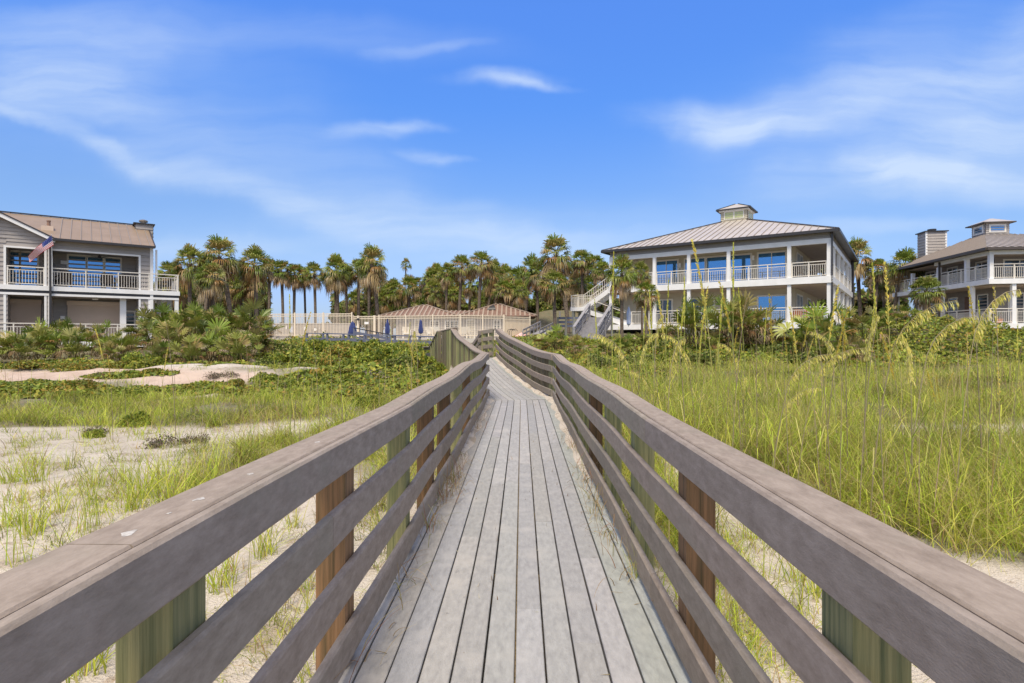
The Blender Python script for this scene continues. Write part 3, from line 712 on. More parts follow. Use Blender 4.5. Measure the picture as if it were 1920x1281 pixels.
    for x, y, z, lab, r_ in ((.45, .85, zu, 'dark wicker armchair at the left end of the upper left house balcony', .4), (2.55, .9, zu, 'dark wicker armchair before the right hand glass door on the left house balcony', -.3), (3.45, .9, zu, 'dark wicker armchair beside the right wall of the left house balcony', -.5),
                         (5.3, 1.0, zu, 'dark wicker chair on the open balcony corner of the left house', 1.2)):
        chair('wicker_armchair', lab, local(P0, ang, x, y, z), ang + math.pi + r_, M['wicker'], 'chairs on the left house balcony')
    # flag on a pole fixed to the corner
    fl = thing('flag', 'striped red and white flag with blue starry corner on pole at left house', 'flag', local(P0, ang, .02, -.25, 4.3), ang)
    p = MB(); p.tube([(0, 0, 0), (0, -.12, 1.4), (-.02, -.36, 2.75)], [.022, .02, .014], 6); p.build('flag_pole', M['white'], fl)
    top = Vector((-.02, -.38, 2.70)); d = Vector((-.64, -.06, -.74)).normalized(); dn = Vector((.18, .14, -.95)).normalized()
    Lf, Hf = 1.45, .52
    def fp(u, v):
        sag = .10 * math.sin(u * 7 + v * 2) * (.25 + u); return top + d * (u * Lf) + dn * (v * Hf * (1 - .35 * u)) + Vector((.0, sag, -.10 * u * u))
    for k in range(13):
        mbf = stripes[k % 2] if k else None
        if k == 0: stripes = [MB(), MB()]; mbf = stripes[0]
        n = 12; u0 = 5 if k < 7 else 0
        vs = [fp(i / n, j / 13) for i in range(u0, n + 1) for j in (k, k + 1)]
        mbf.add(vs, [(2 * i, 2 * i + 1, 2 * i + 3, 2 * i + 2) for i in range(n - u0)])
    stripes[0].build('red_stripes', M['red'], fl); stripes[1].build('white_stripes', M['fwhite'], fl)
    n = 5; cm = MB(); vs = [fp(i / 12, j / 13) for i in range(6) for j in (0, 7)]; cm.add(vs, [(2 * i, 2 * i + 1, 2 * i + 3, 2 * i + 2) for i in range(5)]); ca = cm.build('canton', M['fblue'], fl)
    st = MB()
    for i in range(6):
        for j in range(5):
            c = fp((i + .45) / 14.4, (j + .7) * 7 / 13 / 5.2) + Vector((.0, -.006, 0)); r = .016
            vs = [c + d * (r * (1 if q % 2 == 0 else .42) * math.cos(q * .6283)) + dn * (r * (1 if q % 2 == 0 else .42) * math.sin(q * .6283)) for q in range(10)]
            st.add(vs, [tuple(range(10))])
    st.build('stars', M['fwhite'], ca)
house_left()

# ---------------------------------------------------------------- main house on the right
MAIN_P, MAIN_A = (20.4, 36.4), math.atan2(.823, .568)
def house_main():
    P0, ang = MAIN_P, MAIN_A                      # local x = into the plot, local y = along the front to the left
    t = thing('beach_house', 'big two storey beach house with wraparound porches, pale hip roof and square cupola', 'house', (P0[0], P0[1], 0), ang)
    DX, DY = 17.0, 15.4; z1, z2, zh, ze = 2.56, 5.5, 7.93, 8.4; PD = 2.4
    wall = MB()
    for z0, zt in ((z1, 5.06), (z2, 7.9)):
        wall.box((PD, PD, z0), (DX - 2.4, DY - .05, zt))
    wall.build('wall', M['siding_tan'], t)
    fz = MB()
    lap_wall(fz, 'y', .05, .05, DY - .05, zh, 8.36, -1, .145); lap_wall(fz, 'x', .05, .05, DX, zh, 8.36, -1, .145); lap_wall(fz, 'x', DY - .05, .05, DX, zh, 8.36, 1, .145)
    fz.build('frieze', M['siding_gray'], t)
    c = MB(); c.box((.12, .12, 7.88), (DX, DY - .1, 7.92)); c.box((.12, .12, 5.01), (DX, DY - .1, 5.055)); c.build('ceiling', M['ceiling'], t)
    f = MB(); f.box((-.12, -.12, 5.06), (DX, DY + .1, 5.5)); f.build('upper_deck', M['white'], t)
    f = MB(); f.box((-.12, -.12, 2.16), (DX, DY + .1, 2.56)); f.build('lower_deck', M['white'], t)
    b = MB(); b.box((.0, .0, 7.62), (.22, DY, zh)); b.box((.22, .0, 7.62), (DX, .22, zh)); b.box((.22, DY - .22, 7.62), (DX, DY, zh)); b.build('beam', M['white'], t)
    fy = [0.0, 2.32, 6.2, 9.0, 11.6, 15.18]; sx = [2.4, 6.1, 9.5, 13.4, 16.7]
    for y in fy:
        for z0, zt in ((2.56, 5.06), (5.5, 7.62)):
            p = MB(); p.box((-.02, y, z0), (.21, y + .23, zt)); p.build('column', M['white'], t)
    for x in sx:
        for z0, zt in ((2.56, 5.06), (5.5, 7.62)):
            p = MB(); p.box((x, -.02, z0), (x + .23, .21, zt)); p.build('column', M['white'], t)
    for x in (.1, 4.5, 9, 13.5):
        for y in ([.1, 3, 6, 9, 12, 15] if x == .1 else [.1, 15]):
            p = MB(); p.box((x, y, .1), (x + .3, y + .3, 2.16)); p.build('piling', M['piling'], t)
    u = MB(); u.box((1.6, .8, .2), (1.7, DY - .8, 2.16)); u.box((1.7, .8, .2), (DX, .9, 2.16)); u.build('underfloor_sheet', M['under'], t)  # solid dark sheets set back between the pilings
    for a, b_ in zip(fy, fy[1:]):
        slab_railing(t, [(.09, a + .24), (.09, b_ - .01)], 5.5)
        if a < 8: slab_railing(t, [(.09, a + .24), (.09, b_ - .01)], 2.56)
    slab_railing(t, [(.09, 9.25), (.09, 13.6)], 2.56)
    for a, b_ in zip([-.0] + sx, sx):
        slab_railing(t, [(a + .24, .09), (b_ - .01, .09)], 5.5); slab_railing(t, [(a + .24, .09), (b_ - .01, .09)], 2.56)
    pv = MB(); pv.box((2.7, .13, 5.6), (5.9, .16, 6.3)); pv.box((6.5, .13, 5.6), (9.3, .16, 6.3)); pv.build('privacy_panel', M['fence'], t)
    # front doors and windows
    for a, b_, n in ((3.05, 4.8, 2), (5.36, 6.9, 1), (7.05, 8.45, 1), (8.64, 10.1, 1), (10.74, 12.5, 2)):
        window(t, 'y', PD, -1, a, b_, z2 + .05, 7.58, n, fr=.12)
    for a, b_, n, g in ((3.05, 4.8, 2, None), (8.0, 10.1, 2, M['glass_dark']), (11.2, 12.6, 2, M['glass_dark'])):
        window(t, 'y', PD, -1, a, b_, z1 + .05, 4.48, n, glass=g, fr=.12)
    for z in (z2, z1):
        for a in (3.0, 4.4): window(t, 'x', PD, -1, a, a + 1.1, z + .5, z + 2.0, 2, fr=.1)
        window(t, 'x', PD, -1, 8.2, 9.8, z + .05, z + 2.0, 2, fr=.1)
    for y, z in ((5.08, 7.15), (10.45, 7.0), (2.9, 4.2)):
        s_ = MB(); s_.box((PD - .14, y, z), (PD - .01, y + .14, z + .34)); s_.build('wall_lamp', M['white'], t)
    # hip roof
    O = .45; A, B, C_, D_ = (-O, -O, ze), (-O, DY + O, ze), (DX + O, DY + O, ze), (DX + O, -O, ze)
    cx, cy = 8.5, 7.7; h = 11.55; r1, r2 = (cx, cy, h), (cx + .001, cy + .001, h)
    k = .62
    rf, rb = MB(), MB()
    q = lambda dx, dy: (cx + dx * .9, cy + dy * .9, 11.2)
    for e0, e1, p1, p0 in ((A, B, q(-1, 1), q(-1, -1)), (B, C_, q(1, 1), q(-1, 1)), (C_, D_, q(1, -1), q(1, 1)), (D_, A, q(-1, -1), q(1, -1))): seamed(rf, rb, [e0, e1, p1, p0], .48, rh=.05)
    r_ = rf.build('roof', M['roof_gray'], t); rb.build('standing_seams', M['roof_seam'], r_)
    hp = MB()
    for c0, d in ((A, (-1, -1)), (B, (-1, 1)), (C_, (1, 1)), (D_, (1, -1))): 
        a_ = Vector(c0) + Vector((0, 0, .05)); b_ = Vector(q(*d)) + Vector((0, 0, .05)); hp.bar(a_, b_, .13, .07)
    hp.build('hip_cap', M['gutter'], r_)
    g = MB(); z = ze - .06
    for a_, b_ in ((A, B), (B, C_), (C_, D_), (D_, A)): g.bar((a_[0], a_[1], z), (b_[0], b_[1], z), .17, .19)
    g.box((-O + .09, -O + .09, 8.30), (DX + O - .09, DY + O - .09, 8.345))
    g.bar((-.07, -.07, .8), (-.07, -.07, 8.3), .10, .10, up=(1, 0, 0)); g.bar((DX - .1, -.05, .8), (DX - .1, -.05, 8.35), .3, .3, up=(1, 0, 0))
    g.build('gutter', M['dark'], t)
    # cupola
    w = 1.04; cu = MB()
    for ax, fx, o in (('y', cx - w, -1), ('y', cx + w, 1)): lap_wall(cu, ax, fx, cy - w, cy + w, 10.95, 12.0, o, .15)
    for ax, fx, o in (('x', cy - w, -1), ('x', cy + w, 1)): lap_wall(cu, ax, fx, cx - w, cx + w, 10.95, 12.0, o, .15)
    co = cu.build('cupola', M['siding_tan'], t)
    window(co, 'y', cx - w, -1, cy - .72, cy + .72, 11.36, 11.92, 2, name='window', glass=M['glass_green'], fr=.07, mull=.1)
    window(co, 'x', cy - w, -1, cx - .72, cx + .72, 11.36, 11.92, 2, name='window', glass=M['glass_green'], fr=.07, mull=.1)
    tm = MB(); tm.box((cx - w - .14, cy - w - .14, 11.99), (cx + w + .14, cy + w + .14, 12.09)); tm.build('trim', M['white'], co)
    e = w + .30; rf, rb = MB(), MB(); z = 12.15; top = 12.72
    cs = [(cx - e, cy - e, z), (cx - e, cy + e, z), (cx + e, cy + e, z), (cx + e, cy - e, z)]
    tp = lambda i: (cx + (-.12, -.12, .12, .12)[i], cy + (-.12, .12, .12, -.12)[i], top)
    for i in range(4): seamed(rf, rb, [cs[i], cs[(i + 1) % 4], tp((i + 1) % 4), tp(i)], .48, th=.04)
    cr = rf.build('cupola_roof', M['roof_gray'], co); 
    gb = MB()
    for i in range(4): gb.bar(Vector(cs[i]) - Vector((0, 0, .03)), Vector(cs[(i + 1) % 4]) - Vector((0, 0, .03)), .09, .09); gb.bar(Vector(cs[i]) + Vector((0, 0, .03)), Vector(tp(i)) + Vector((0, 0, .03)), .07, .05)
    gb.build('cupola_edge', M['dark'], co)
    # outside stair at the left end: upper flight down to a landing, lower flight back under the porch
    ly = DY + 2.3; zl = 4.06
    st = MB(); st.box((.1, ly, zl - .32), (1.5, ly + 1.25, zl)); st.build('stair_landing', M['white'], t)
    st = MB()
    for x in (.14, 1.42): st.bar((x, DY + .05, 5.32), (x, ly + .02, zl - .14), .07, .36); st.bar((x, ly + .02, zl - .3), (x, DY - 1.4, 2.56), .07, .36)
    for k in range(8): z = zl + .18 * k; y = ly - .28 * k; st.box((.18, y - .28, z + .12), (1.38, y, z + .16)) if y - .28 > DY else None
    st.build('stair_flight', M['white'], t)
    for k in range(1):
        m_ = MB()
        for x in (.14, 1.42):
            m_.bar((x, DY + .05, 6.45), (x, ly, zl + .98), .06, .05); m_.bar((x, DY + .05, 5.65), (x, ly, zl + .18), .04, .04)
            for j in range(12):
                y = DY + .1 + j * .19; zz = 5.5 - (y - DY) * .626; m_.bar((x, y, zz), (x, y, zz + .95), .025, .025, up=(1, 0, 0))
            m_.bar((x, ly - .4, zl + .65), (x, DY - 1.3, 3.5), .05, .05)
        m_.build('stair_handrail', M['rail_white'], t)
    slab_railing(t, [(.14, ly), (.14, ly + 1.2), (1.4, ly + 1.2), (1.4, ly)], zl)
    for x, y in ((.25, ly + .2), (.25, ly + 1.05), (1.35, ly + 1.05)):
        p = MB(); p.box((x - .1, y - .1, .8), (x + .1, y + .1, zl - .32)); p.build('piling', M['piling'], t)
    for x, y, z, lab, r_ in ((1.1, 1.1, z2, 'dark wicker armchair in the upper corner porch of the main house', 2.4), (1.2, 2.0, z2, 'dark wicker armchair by the second column of the upper main porch', 1.5)):
        chair('wicker_armchair', lab, local(P0, ang, x, y, z), ang + r_, M['wicker'], 'chairs on the upper porch of the main house')
    chair('cushioned_chair', 'terracotta cushioned chair in the lower corner porch of the main house', local(P0, ang, 1.3, 1.3, z1), ang + 1.3, M['orange'], 'chairs on the lower porch of the main house')
    chair('cushioned_chair', 'terracotta cushioned chair nearer the house wall on the lower main porch', local(P0, ang, 1.7, 2.2, z1), ang + 1.9, M['orange'], 'chairs on the lower porch of the main house')
house_main()

# ---------------------------------------------------------------- house at the right edge
def house_right():
    P0, ang = (31.9, 38.0), math.atan2(-.153, .988)   # local x = along the front to the right, local y = away
    t = thing('beach_house', 'taupe two storey beach house on pilings with chimney, cut by right picture edge', 'house', (P0[0], P0[1], 0), ang)
    z1, z2, zh = 2.5, 5.47, 7.15; LX, LY = 13.0, 12.6
    wall = MB()
    for z0, zt in ((z1, 5.1), (z2, 7.5)):
        lap_wall(wall, 'x', 2.3, 1.7, LX, z0, zt, -1); lap_wall(wall, 'y', 1.7, 2.3, LY, z0, zt, -1); lap_wall(wall, 'x', LY, 1.7, LX, z0, zt, 1)
    wall.build('wall', M['siding_dark'], t)
    c = MB(); c.box((.15, .15, 7.2), (LX, LY, 7.26)); c.box((.15, .15, 5.06), (LX, LY, 5.1)); c.build('ceiling', M['ceiling'], t)
    f = MB(); f.box((-.1, -.1, 5.13), (LX, LY, z2)); f.build('upper_deck', M['white'], t)
    f = MB(); f.box((-.1, -.1, 2.16), (LX, LY, z1)); f.build('lower_deck', M['white'], t)
    u = MB(); u.box((1.2, 1.2, .2), (LX, 1.3, 2.16)); u.box((1.2, 1.3, .2), (1.3, LY, 2.16)); u.build('underfloor_sheet', M['under'], t)  # solid dark sheets behind the pilings
    for x, y in ((.25, .1), (2.2, .1), (4.4, .1), (6.6, .1), (-.02, 2.0), (-.02, 5.0), (-.02, 8), (-.02, 11)):
        p = MB(); p.tube([(x + .15, y + .15, .1), (x + .15, y + .15, 2.16)], .17, 10); p.build('piling', M['piling'], t)
    b = MB(); b.box((0, 0, 7.1), (LX, .22, 7.36)); b.box((0, .22, 7.1), (.22, 6.4, 7.36)); b.build('beam', M['white'], t)
    for x, y, z0, zt in ((.02, .02, z2, 7.1), (4.2, .02, z2, 7.1), (8.2, .02, z2, 7.1), (.02, 2.5, z2, 7.1), (.02, 5.9, z2, 6.95), (.02, 9.6, z2, 6.9),
                         (-.02, 1.85, z1, 5.13), (1.35, .0, z1, 5.13), (4.6, 0, z1, 5.13), (8.2, 0, z1, 5.13), (-.02, 5.4, z1, 5.13), (-.02, 8.4, z1, 5.13), (-.02, 12, z1, 5.13)):
        p = MB(); p.box((x, y, z0), (x + .24, y + .24, zt)); p.build('column', M['white'], t)
    slab_railing(t, [(.06, 12.4), (.06, .06), (LX, .06)], z2, post=1.5); slab_railing(t, [(.02, 12.4), (.02, .06), (LX, .06)], z1, post=1.7)
    window(t, 'x', 2.3, -1, 2.3, 4.2, z2 + .05, 6.95, 2, glass=M['glass_dark']); window(t, 'x', 2.3, -1, 5.6, 7.2, z2 + .05, 6.95, 2)
    window(t, 'x', 2.3, -1, 2.6, 4.4, z1 + .05, 4.6, 2, glass=M['glass_dark'])
    for y in (3.0, 6.5, 9.5):
        window(t, 'y', 1.7, -1, y, y + 1.2, z2 + .05, 7.0, 2, glass=M['glass_dark']); window(t, 'y', 1.7, -1, y, y + 1.0, z1 + .05, 4.6, 1, glass=M['glass_dark'])
    dr = MB(); dr.box((1.62, 4.6, z1 + .02), (1.69, 5.5, 4.6)); dr.build('door', M['roof_rust'], t)
    s_ = MB(); s_.lathe([(.05, 6.55), (.1, 6.6), (.1, 6.75), (.04, 6.8)], (1.55, 3.9, 0)); s_.build('wall_lamp', M['white'], t)
    # hip roof with cupola, lower wing roof behind
    O = .45; ze = 7.5; cx, cy, h = 5.0, 8.2, 9.75; RX = 11.0; RY = 12.4
    A, B, C_, D_ = (-O, RY, ze), (-O, -O, ze), (RX + O, -O, ze), (RX + O, RY, ze)
    q = lambda dx, dy: (cx + dx * .95, cy + dy * .95, 9.6)
    rf, rb = MB(), MB()
    for e0, e1, p1, p0 in ((A, B, q(-1, -1), q(-1, 1)), (B, C_, q(1, -1), q(-1, -1)), (C_, D_, q(1, 1), q(1, -1)), (D_, A, q(-1, 1), q(1, 1))): seamed(rf, rb, [e0, e1, p1, p0], .46, rh=.05)
    r_ = rf.build('roof', M['roof_gray'], t); rb.build('standing_seams', M['roof_seam'], r_)
    g = MB(); z = ze - .07
    for a_, b_ in ((A, B), (B, C_)): g.bar((a_[0], a_[1], z), (b_[0], b_[1], z), .16, .18)
    g.box((-O + .1, -O + .1, 7.38), (RX, RY, 7.42)); g.bar((-.06, 5.6, .9), (-.06, 5.6, 7.3), .12, .12, up=(1, 0, 0)); g.build('gutter', M['gutter'], t)
    w = .82; cu = MB()
    for ax, fx, c0, o in (('y', cx - w, cy, -1), ('y', cx + w, cy, 1), ('x', cy - w, cx, -1), ('x', cy + w, cx, 1)): lap_wall(cu, ax, fx, c0 - w, c0 + w, 9.4, 10.55, o, .16)
    co = cu.build('cupola', M['siding_gray'], t)
    window(co, 'x', cy - w, -1, cx - .48, cx + .48, 9.85, 10.3, 1, fr=.12); window(co, 'y', cx - w, -1, cy - .48, cy + .48, 9.85, 10.3, 1, fr=.14)
    e = w + .3; rf, rb = MB(), MB(); cs = [(cx - e, cy - e, 10.58), (cx - e, cy + e, 10.58), (cx + e, cy + e, 10.58), (cx + e, cy - e, 10.58)]
    tp = lambda i: (cx + (-.12, -.12, .12, .12)[i], cy + (-.12, .12, .12, -.12)[i], 11.0)
    for i in range(4): seamed(rf, rb, [cs[i], cs[(i + 1) % 4], tp((i + 1) % 4), tp(i)], .48, th=.05)
    rf.build('cupola_roof', M['roof_gray'], co)
    gb = MB()
    for i in range(4): gb.bar(Vector(cs[i]) - Vector((0, 0, .04)), Vector(cs[(i + 1) % 4]) - Vector((0, 0, .04)), .08, .08)
    gb.build('cupola_edge', M['gutter'], co)
    ch = MB(); x0, x1, y0, y1 = 1.75, 3.3, 10.9, 12.2
    for ax, fx, a0, a1, o in (('x', y0, x0, x1, -1), ('x', y1, x0, x1, 1), ('y', x0, y0, y1, -1), ('y', x1, y0, y1, 1)): lap_wall(ch, ax, fx, a0, a1, 7.8, 10.55, o)
    co = ch.build('chimney', M['siding_gray'], t)
    k = MB(); k.box((x0 - .05, y0 - .03, 7.9), (x0 + .09, y0 + .05, 10.55)); k.box((x1 - .09, y0 - .03, 7.9), (x1 + .05, y0 + .05, 10.55)); k.build('corner_board', M['white'], co)
    k = MB(); k.box((x0 - .14, y0 - .14, 10.55), (x1 + .14, y1 + .14, 10.63)); k.lathe([(.25, 10.63), (.25, 10.75), (.33, 10.76), (.33, 10.86)], (2.5, 11.5, 0)); k.build('cap', M['dark'], co)
    pl = thing('potted_plant', 'small potted plant with reddish flowers on the lower porch of right edge house', 'plant', local(P0, ang, .9, .5, z1), 0)
    k = MB(); k.lathe([(.13, 0), (.19, .3), (.2, .32)]); k.build('pot', M['orange'], pl)
    k = MB()
    for i in range(60):
        a, r, z = rnd.uniform(0, 6.28), rnd.uniform(.02, .26), rnd.uniform(.32, .75); c = Vector((r * math.cos(a), r * math.sin(a), z)); d = Vector((rnd.gauss(0, 1), rnd.gauss(0, 1), rnd.gauss(0, 1))).normalized() * .07; e_ = d.orthogonal().normalized() * .035
        k.quad(c - d, c + e_, c + d, c - e_, rnd.choice(((.08, .14, .03), (.1, .18, .04), (.45, .08, .04))))
    k.build('foliage', M['bushleaf'], pl, attr=True)
house_right()
# ---------------------------------------------------------------- plants: shared shapes
def pal(base, n, jit=.18):
    b = np.array(base)[rng.integers(0, len(base), n)]; return np.clip(b * rng.uniform(1 - jit, 1 + jit, (n, 1)) * rng.uniform(.94, 1.06, (n, 3)), 0, 1)
GREEN_PALM = [(.17, .225, .03), (.22, .27, .04), (.13, .175, .026), (.27, .30, .05), (.31, .31, .08)]
DEAD_PALM = [(.34, .24, .12), (.42, .31, .18), (.27, .155, .06), (.30, .20, .09), (.45, .36, .24)]
ORANGE_PALM = [(.36, .22, .07), (.38, .28, .10), (.33, .27, .09)]

class LB:
    """numpy-friendly quad collector with a colour per vertex"""
    def __init__(s): s.V = []; s.Q = []; s.C = []; s.n = 0
    def strip(s, pts, side, widths, col):
        k = len(pts); b = s.n
        for p, w in zip(pts, widths):
            s.V.append(p - side * w); s.V.append(p + side * w); s.C.append(col); s.C.append(col)
        for i in range(k - 1): s.Q.append((b + 2 * i, b + 2 * i + 1, b + 2 * i + 3, b + 2 * i + 2))
        s.n += 2 * k
    def build(s, name, mat_, parent=None): return np_obj(name, np.array(s.V), np.array(s.Q), mat_, np.array(s.C), parent)
def V3(*a): return np.array(a, float)
def nrm(v): return v / (np.linalg.norm(v) + 1e-9)
def fan_leaf(lb, base, d, petiole, R, droop, col, seg=13, spread=2.3, pcol=None, limp=0.0):
    """a palmetto leaf: bare stalk, then segments radiating like a hand fan, tips bending down"""
    d = nrm(d); up = V3(0, 0, 1); side = nrm(np.cross(d, up) if abs(d[2]) < .97 else V3(rng.normal(), rng.normal(), 0)); nup = np.cross(side, d)
    c = base + d * petiole + V3(0, 0, -.12 * petiole * droop)
    if petiole > .05: lb.strip([base, base * .4 + c * .6 + V3(0, 0, .04 * petiole), c], side, [.022, .016, .014], pcol if pcol is not None else col)
    tilt = rng.normal(0, .35); side2 = side * math.cos(tilt) + nup * math.sin(tilt); nup2 = np.cross(side2, d)
    for k in range(seg):
        a = (k / (seg - 1) - .5) * spread + rng.normal(0, .04)
        r = R * (1 - .25 * (abs(a) / spread * 2) ** 2) * rng.uniform(.88, 1.08)
        dd = d * math.cos(a) + side2 * math.sin(a)
        dd = dd + nup2 * (.22 * abs(a) / spread * 2) ; dd = nrm(dd)
        ws = nrm(np.cross(dd, nup2 + side2 * rng.normal(0, .35)))
        w = R * spread / seg * .25
        g = droop * rng.uniform(.7, 1.3)
        p1 = c + dd * r * .5 + V3(0, 0, -g * r * .10); p2 = c + dd * r * .80 + V3(0, 0, -g * r * .33); p3 = c + dd * r * (1.0 - .12 * g) + V3(0, 0, -g * r * .70)
        if limp: p2[2] -= limp * r * .3; p3[2] -= limp * r * .7
        cc = col * rng.uniform(.85, 1.18)
        lb.strip([c + dd * r * .06, p1, p2, p3], ws, [w * .3, w, w * .75, w * .12], cc)
def palm_proto(seed, H, crown_r, n_leaf=44, dead=14, lean=.2, trunk_r=.17, fresh=1.0, orange=.15):
    global rng
    rng = np.random.default_rng(seed)
    t = thing('palm_tree', 'sabal palm', 'palm tree')
    ax, ay = rng.normal(0, lean), rng.normal(0, lean)
    mb = MB(); pts = [(ax * (k / 6) ** 2, ay * (k / 6) ** 2, -1.0 + (H + 1.0) * k / 6) for k in range(7)]
    mb.tube(pts, [trunk_r * 1.25, trunk_r * 1.05, trunk_r, trunk_r, trunk_r * 1.02, trunk_r * 1.1, trunk_r * .9], 9); mb.build('trunk', M['bark'], t, smooth=True)
    top = V3(ax, ay, H)
    g, b = LB(), LB()
    for k in range(n_leaf):
        az = k * 2.399 + rng.normal(0, .2); el = math.radians(82 - 100 * (k / n_leaf) ** .85 + rng.normal(0, 7))
        d = V3(math.cos(az) * math.cos(el), math.sin(az) * math.cos(el), math.sin(el))
        col = (pal(ORANGE_PALM, 1) if rng.random() < orange else pal(GREEN_PALM, 1))[0] * (fresh if k < n_leaf * .7 else .85)
        fan_leaf(g, top + V3(0, 0, .15 - .4 * k / n_leaf), d, crown_r * rng.uniform(.30, .50), crown_r * rng.uniform(.42, .58), .35 + .75 * k / n_leaf, col, pcol=col * .9 + V3(.03, .03, 0))
    for k in range(dead):
        az = k * 2.399 + rng.normal(0, .3); el = math.radians(rng.uniform(-50, 25))
        d = V3(math.cos(az) * math.cos(el), math.sin(az) * math.cos(el), math.sin(el))
        fan_leaf(b, top + V3(0, 0, -.25 - .35 * rng.random()), d, crown_r * rng.uniform(.22, .42), crown_r * rng.uniform(.42, .58), 1.1, pal(DEAD_PALM, 1)[0], seg=11, spread=1.9, limp=.2)
    # old leaf bases under the crown
    for k in range(22):
        az = rng.uniform(0, 6.28); z = H - rng.uniform(.1, 1.1); d = V3(math.cos(az), math.sin(az), .9)
        p = V3(ax, ay, z) + V3(math.cos(az), math.sin(az), 0) * trunk_r * .9
        b.strip([p, p + nrm(d) * .38], V3(-math.sin(az), math.cos(az), 0), [.05, .02], pal(DEAD_PALM, 1)[0] * .7)
    g.build('crown', M['leaf'], t); b.build('dead_fronds', M['dead'], t)
    return t
def palmetto_proto(seed, n=22, hh=1.0, dead=10, fresh=1.0, orange=.10):
    global rng
    rng = np.random.default_rng(seed)
    t = thing('palmetto', 'saw palmetto', 'palmetto'); g, b = LB(), LB()
    n = int(n * 1.55)
    for k in range(n):
        az = rng.uniform(0, 6.28); el = math.radians(rng.uniform(22, 88)); d = V3(math.cos(az) * math.cos(el), math.sin(az) * math.cos(el), math.sin(el))
        o = V3(rng.normal(0, .22), rng.normal(0, .22), rng.uniform(-.1, .35))
        col = (pal(ORANGE_PALM, 1) if rng.random() < orange else pal(GREEN_PALM, 1))[0] * fresh * .92
        fan_leaf(g, o, d, hh * rng.uniform(.35, .95), .54 * rng.uniform(.75, 1.2), rng.uniform(.1, .7), col, seg=14, spread=rng.uniform(1.9, 2.8), pcol=pal([(.2, .2, .06)], 1)[0])
    for k in range(dead):
        az = rng.uniform(0, 6.28); el = math.radians(rng.uniform(-5, 55)); d = V3(math.cos(az) * math.cos(el), math.sin(az) * math.cos(el), math.sin(el))
        fan_leaf(b, V3(rng.normal(0, .2), rng.normal(0, .2), rng.uniform(.1, .5)), d, hh * rng.uniform(.25, .7), .42 * rng.uniform(.7, 1.1), .9, pal(DEAD_PALM, 1)[0] * .8, seg=12, spread=1.9, limp=.2)
    for k in range(60):
        az = rng.uniform(0, 6.28); p = V3(rng.normal(0, .35), rng.normal(0, .35), -.1); b.strip([p, p + V3(math.cos(az) * .3, math.sin(az) * .3, rng.uniform(.2, .6))], V3(-math.sin(az), math.cos(az), 0), [.018, .006], pal(DEAD_PALM, 1)[0] * .6)
    g.build('fronds', M['leaf'], t); b.build('dead_fronds', M['dead'], t)
    return t
def leaf_cloud(P, N_, size, cols, long_=1.6):
    """one kite shaped leaf per point"""
    n = len(P); d = N_ + rng.normal(0, .7, (n, 3)); d /= np.linalg.norm(d, axis=1, keepdims=True)
    a = np.cross(d, rng.normal(0, 1, (n, 3))); a /= np.linalg.norm(a, axis=1, keepdims=True); b = np.cross(d, a)
    s = size * rng.uniform(.6, 1.3, (n, 1))
    V = np.stack([P - a * s * long_ / 2, P + b * s * .5, P + a * s * long_ / 2, P - b * s * .5], 1).reshape(-1, 3)
    Q = np.arange(n * 4).reshape(n, 4); return V, Q, np.repeat(cols, 4, 0)
BUSH = {'y': [(.25, .30, .035), (.32, .35, .045), (.17, .23, .028), (.12, .175, .025), (.36, .34, .05)],
        'o': [(.24, .27, .035), (.18, .22, .03), (.33, .22, .04), (.38, .28, .05), (.14, .185, .027)],
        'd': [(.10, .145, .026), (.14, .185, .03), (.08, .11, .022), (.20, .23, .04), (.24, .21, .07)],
        'b': [(.15, .11, .07), (.19, .14, .10), (.12, .09, .06), (.10, .11, .04)]}
def bush_proto(seed, kind, n=2600, size=.075, name='shrub', cat='shrub', lobes=16, flat=.75, stems=True):
    global rng
    rng = np.random.default_rng(seed); t = thing(name, 'shrub', cat)
    C = rng.normal(0, 1, (lobes, 3)); C /= np.linalg.norm(C, axis=1, keepdims=True); C *= rng.uniform(.35, .78, (lobes, 1)); C[:, 2] = np.abs(C[:, 2]) * flat
    R = rng.uniform(.26, .46, lobes)
    k = rng.integers(0, lobes, n); D = rng.normal(0, 1, (n, 3)); D /= np.linalg.norm(D, axis=1, keepdims=True); D[:, 2] = np.abs(D[:, 2]) * .9 - .12
    P = C[k] + D * (R[k] * rng.uniform(.62, 1.06, n))[:, None]
    P[:, 2] = np.maximum(P[:, 2], -.05)
    lc = rng.uniform(.8, 1.2, lobes)[k][:, None]
    V, Q, c = leaf_cloud(P, D, size, pal(BUSH[kind], n, .25) * lc)
    np_obj('foliage', V, Q, M['bushleaf'], np.clip(c, 0, 1), t)
    mb = MB()
    for i in range(lobes):
        a = Vector((rng.normal(0, .12), rng.normal(0, .12), -.15)); mb.tube([a, a.lerp(Vector(C[i]), .6) + Vector((0, 0, .04)), Vector(C[i])], [.022, .014, .007], 4)
        for j in range(5): q = Vector(C[i]); e = q + Vector(rng.normal(0, .17, 3)); mb.tube([q, e], [.007, .003], 3)
    mb.build('branches', M['twig'], t)
    return t
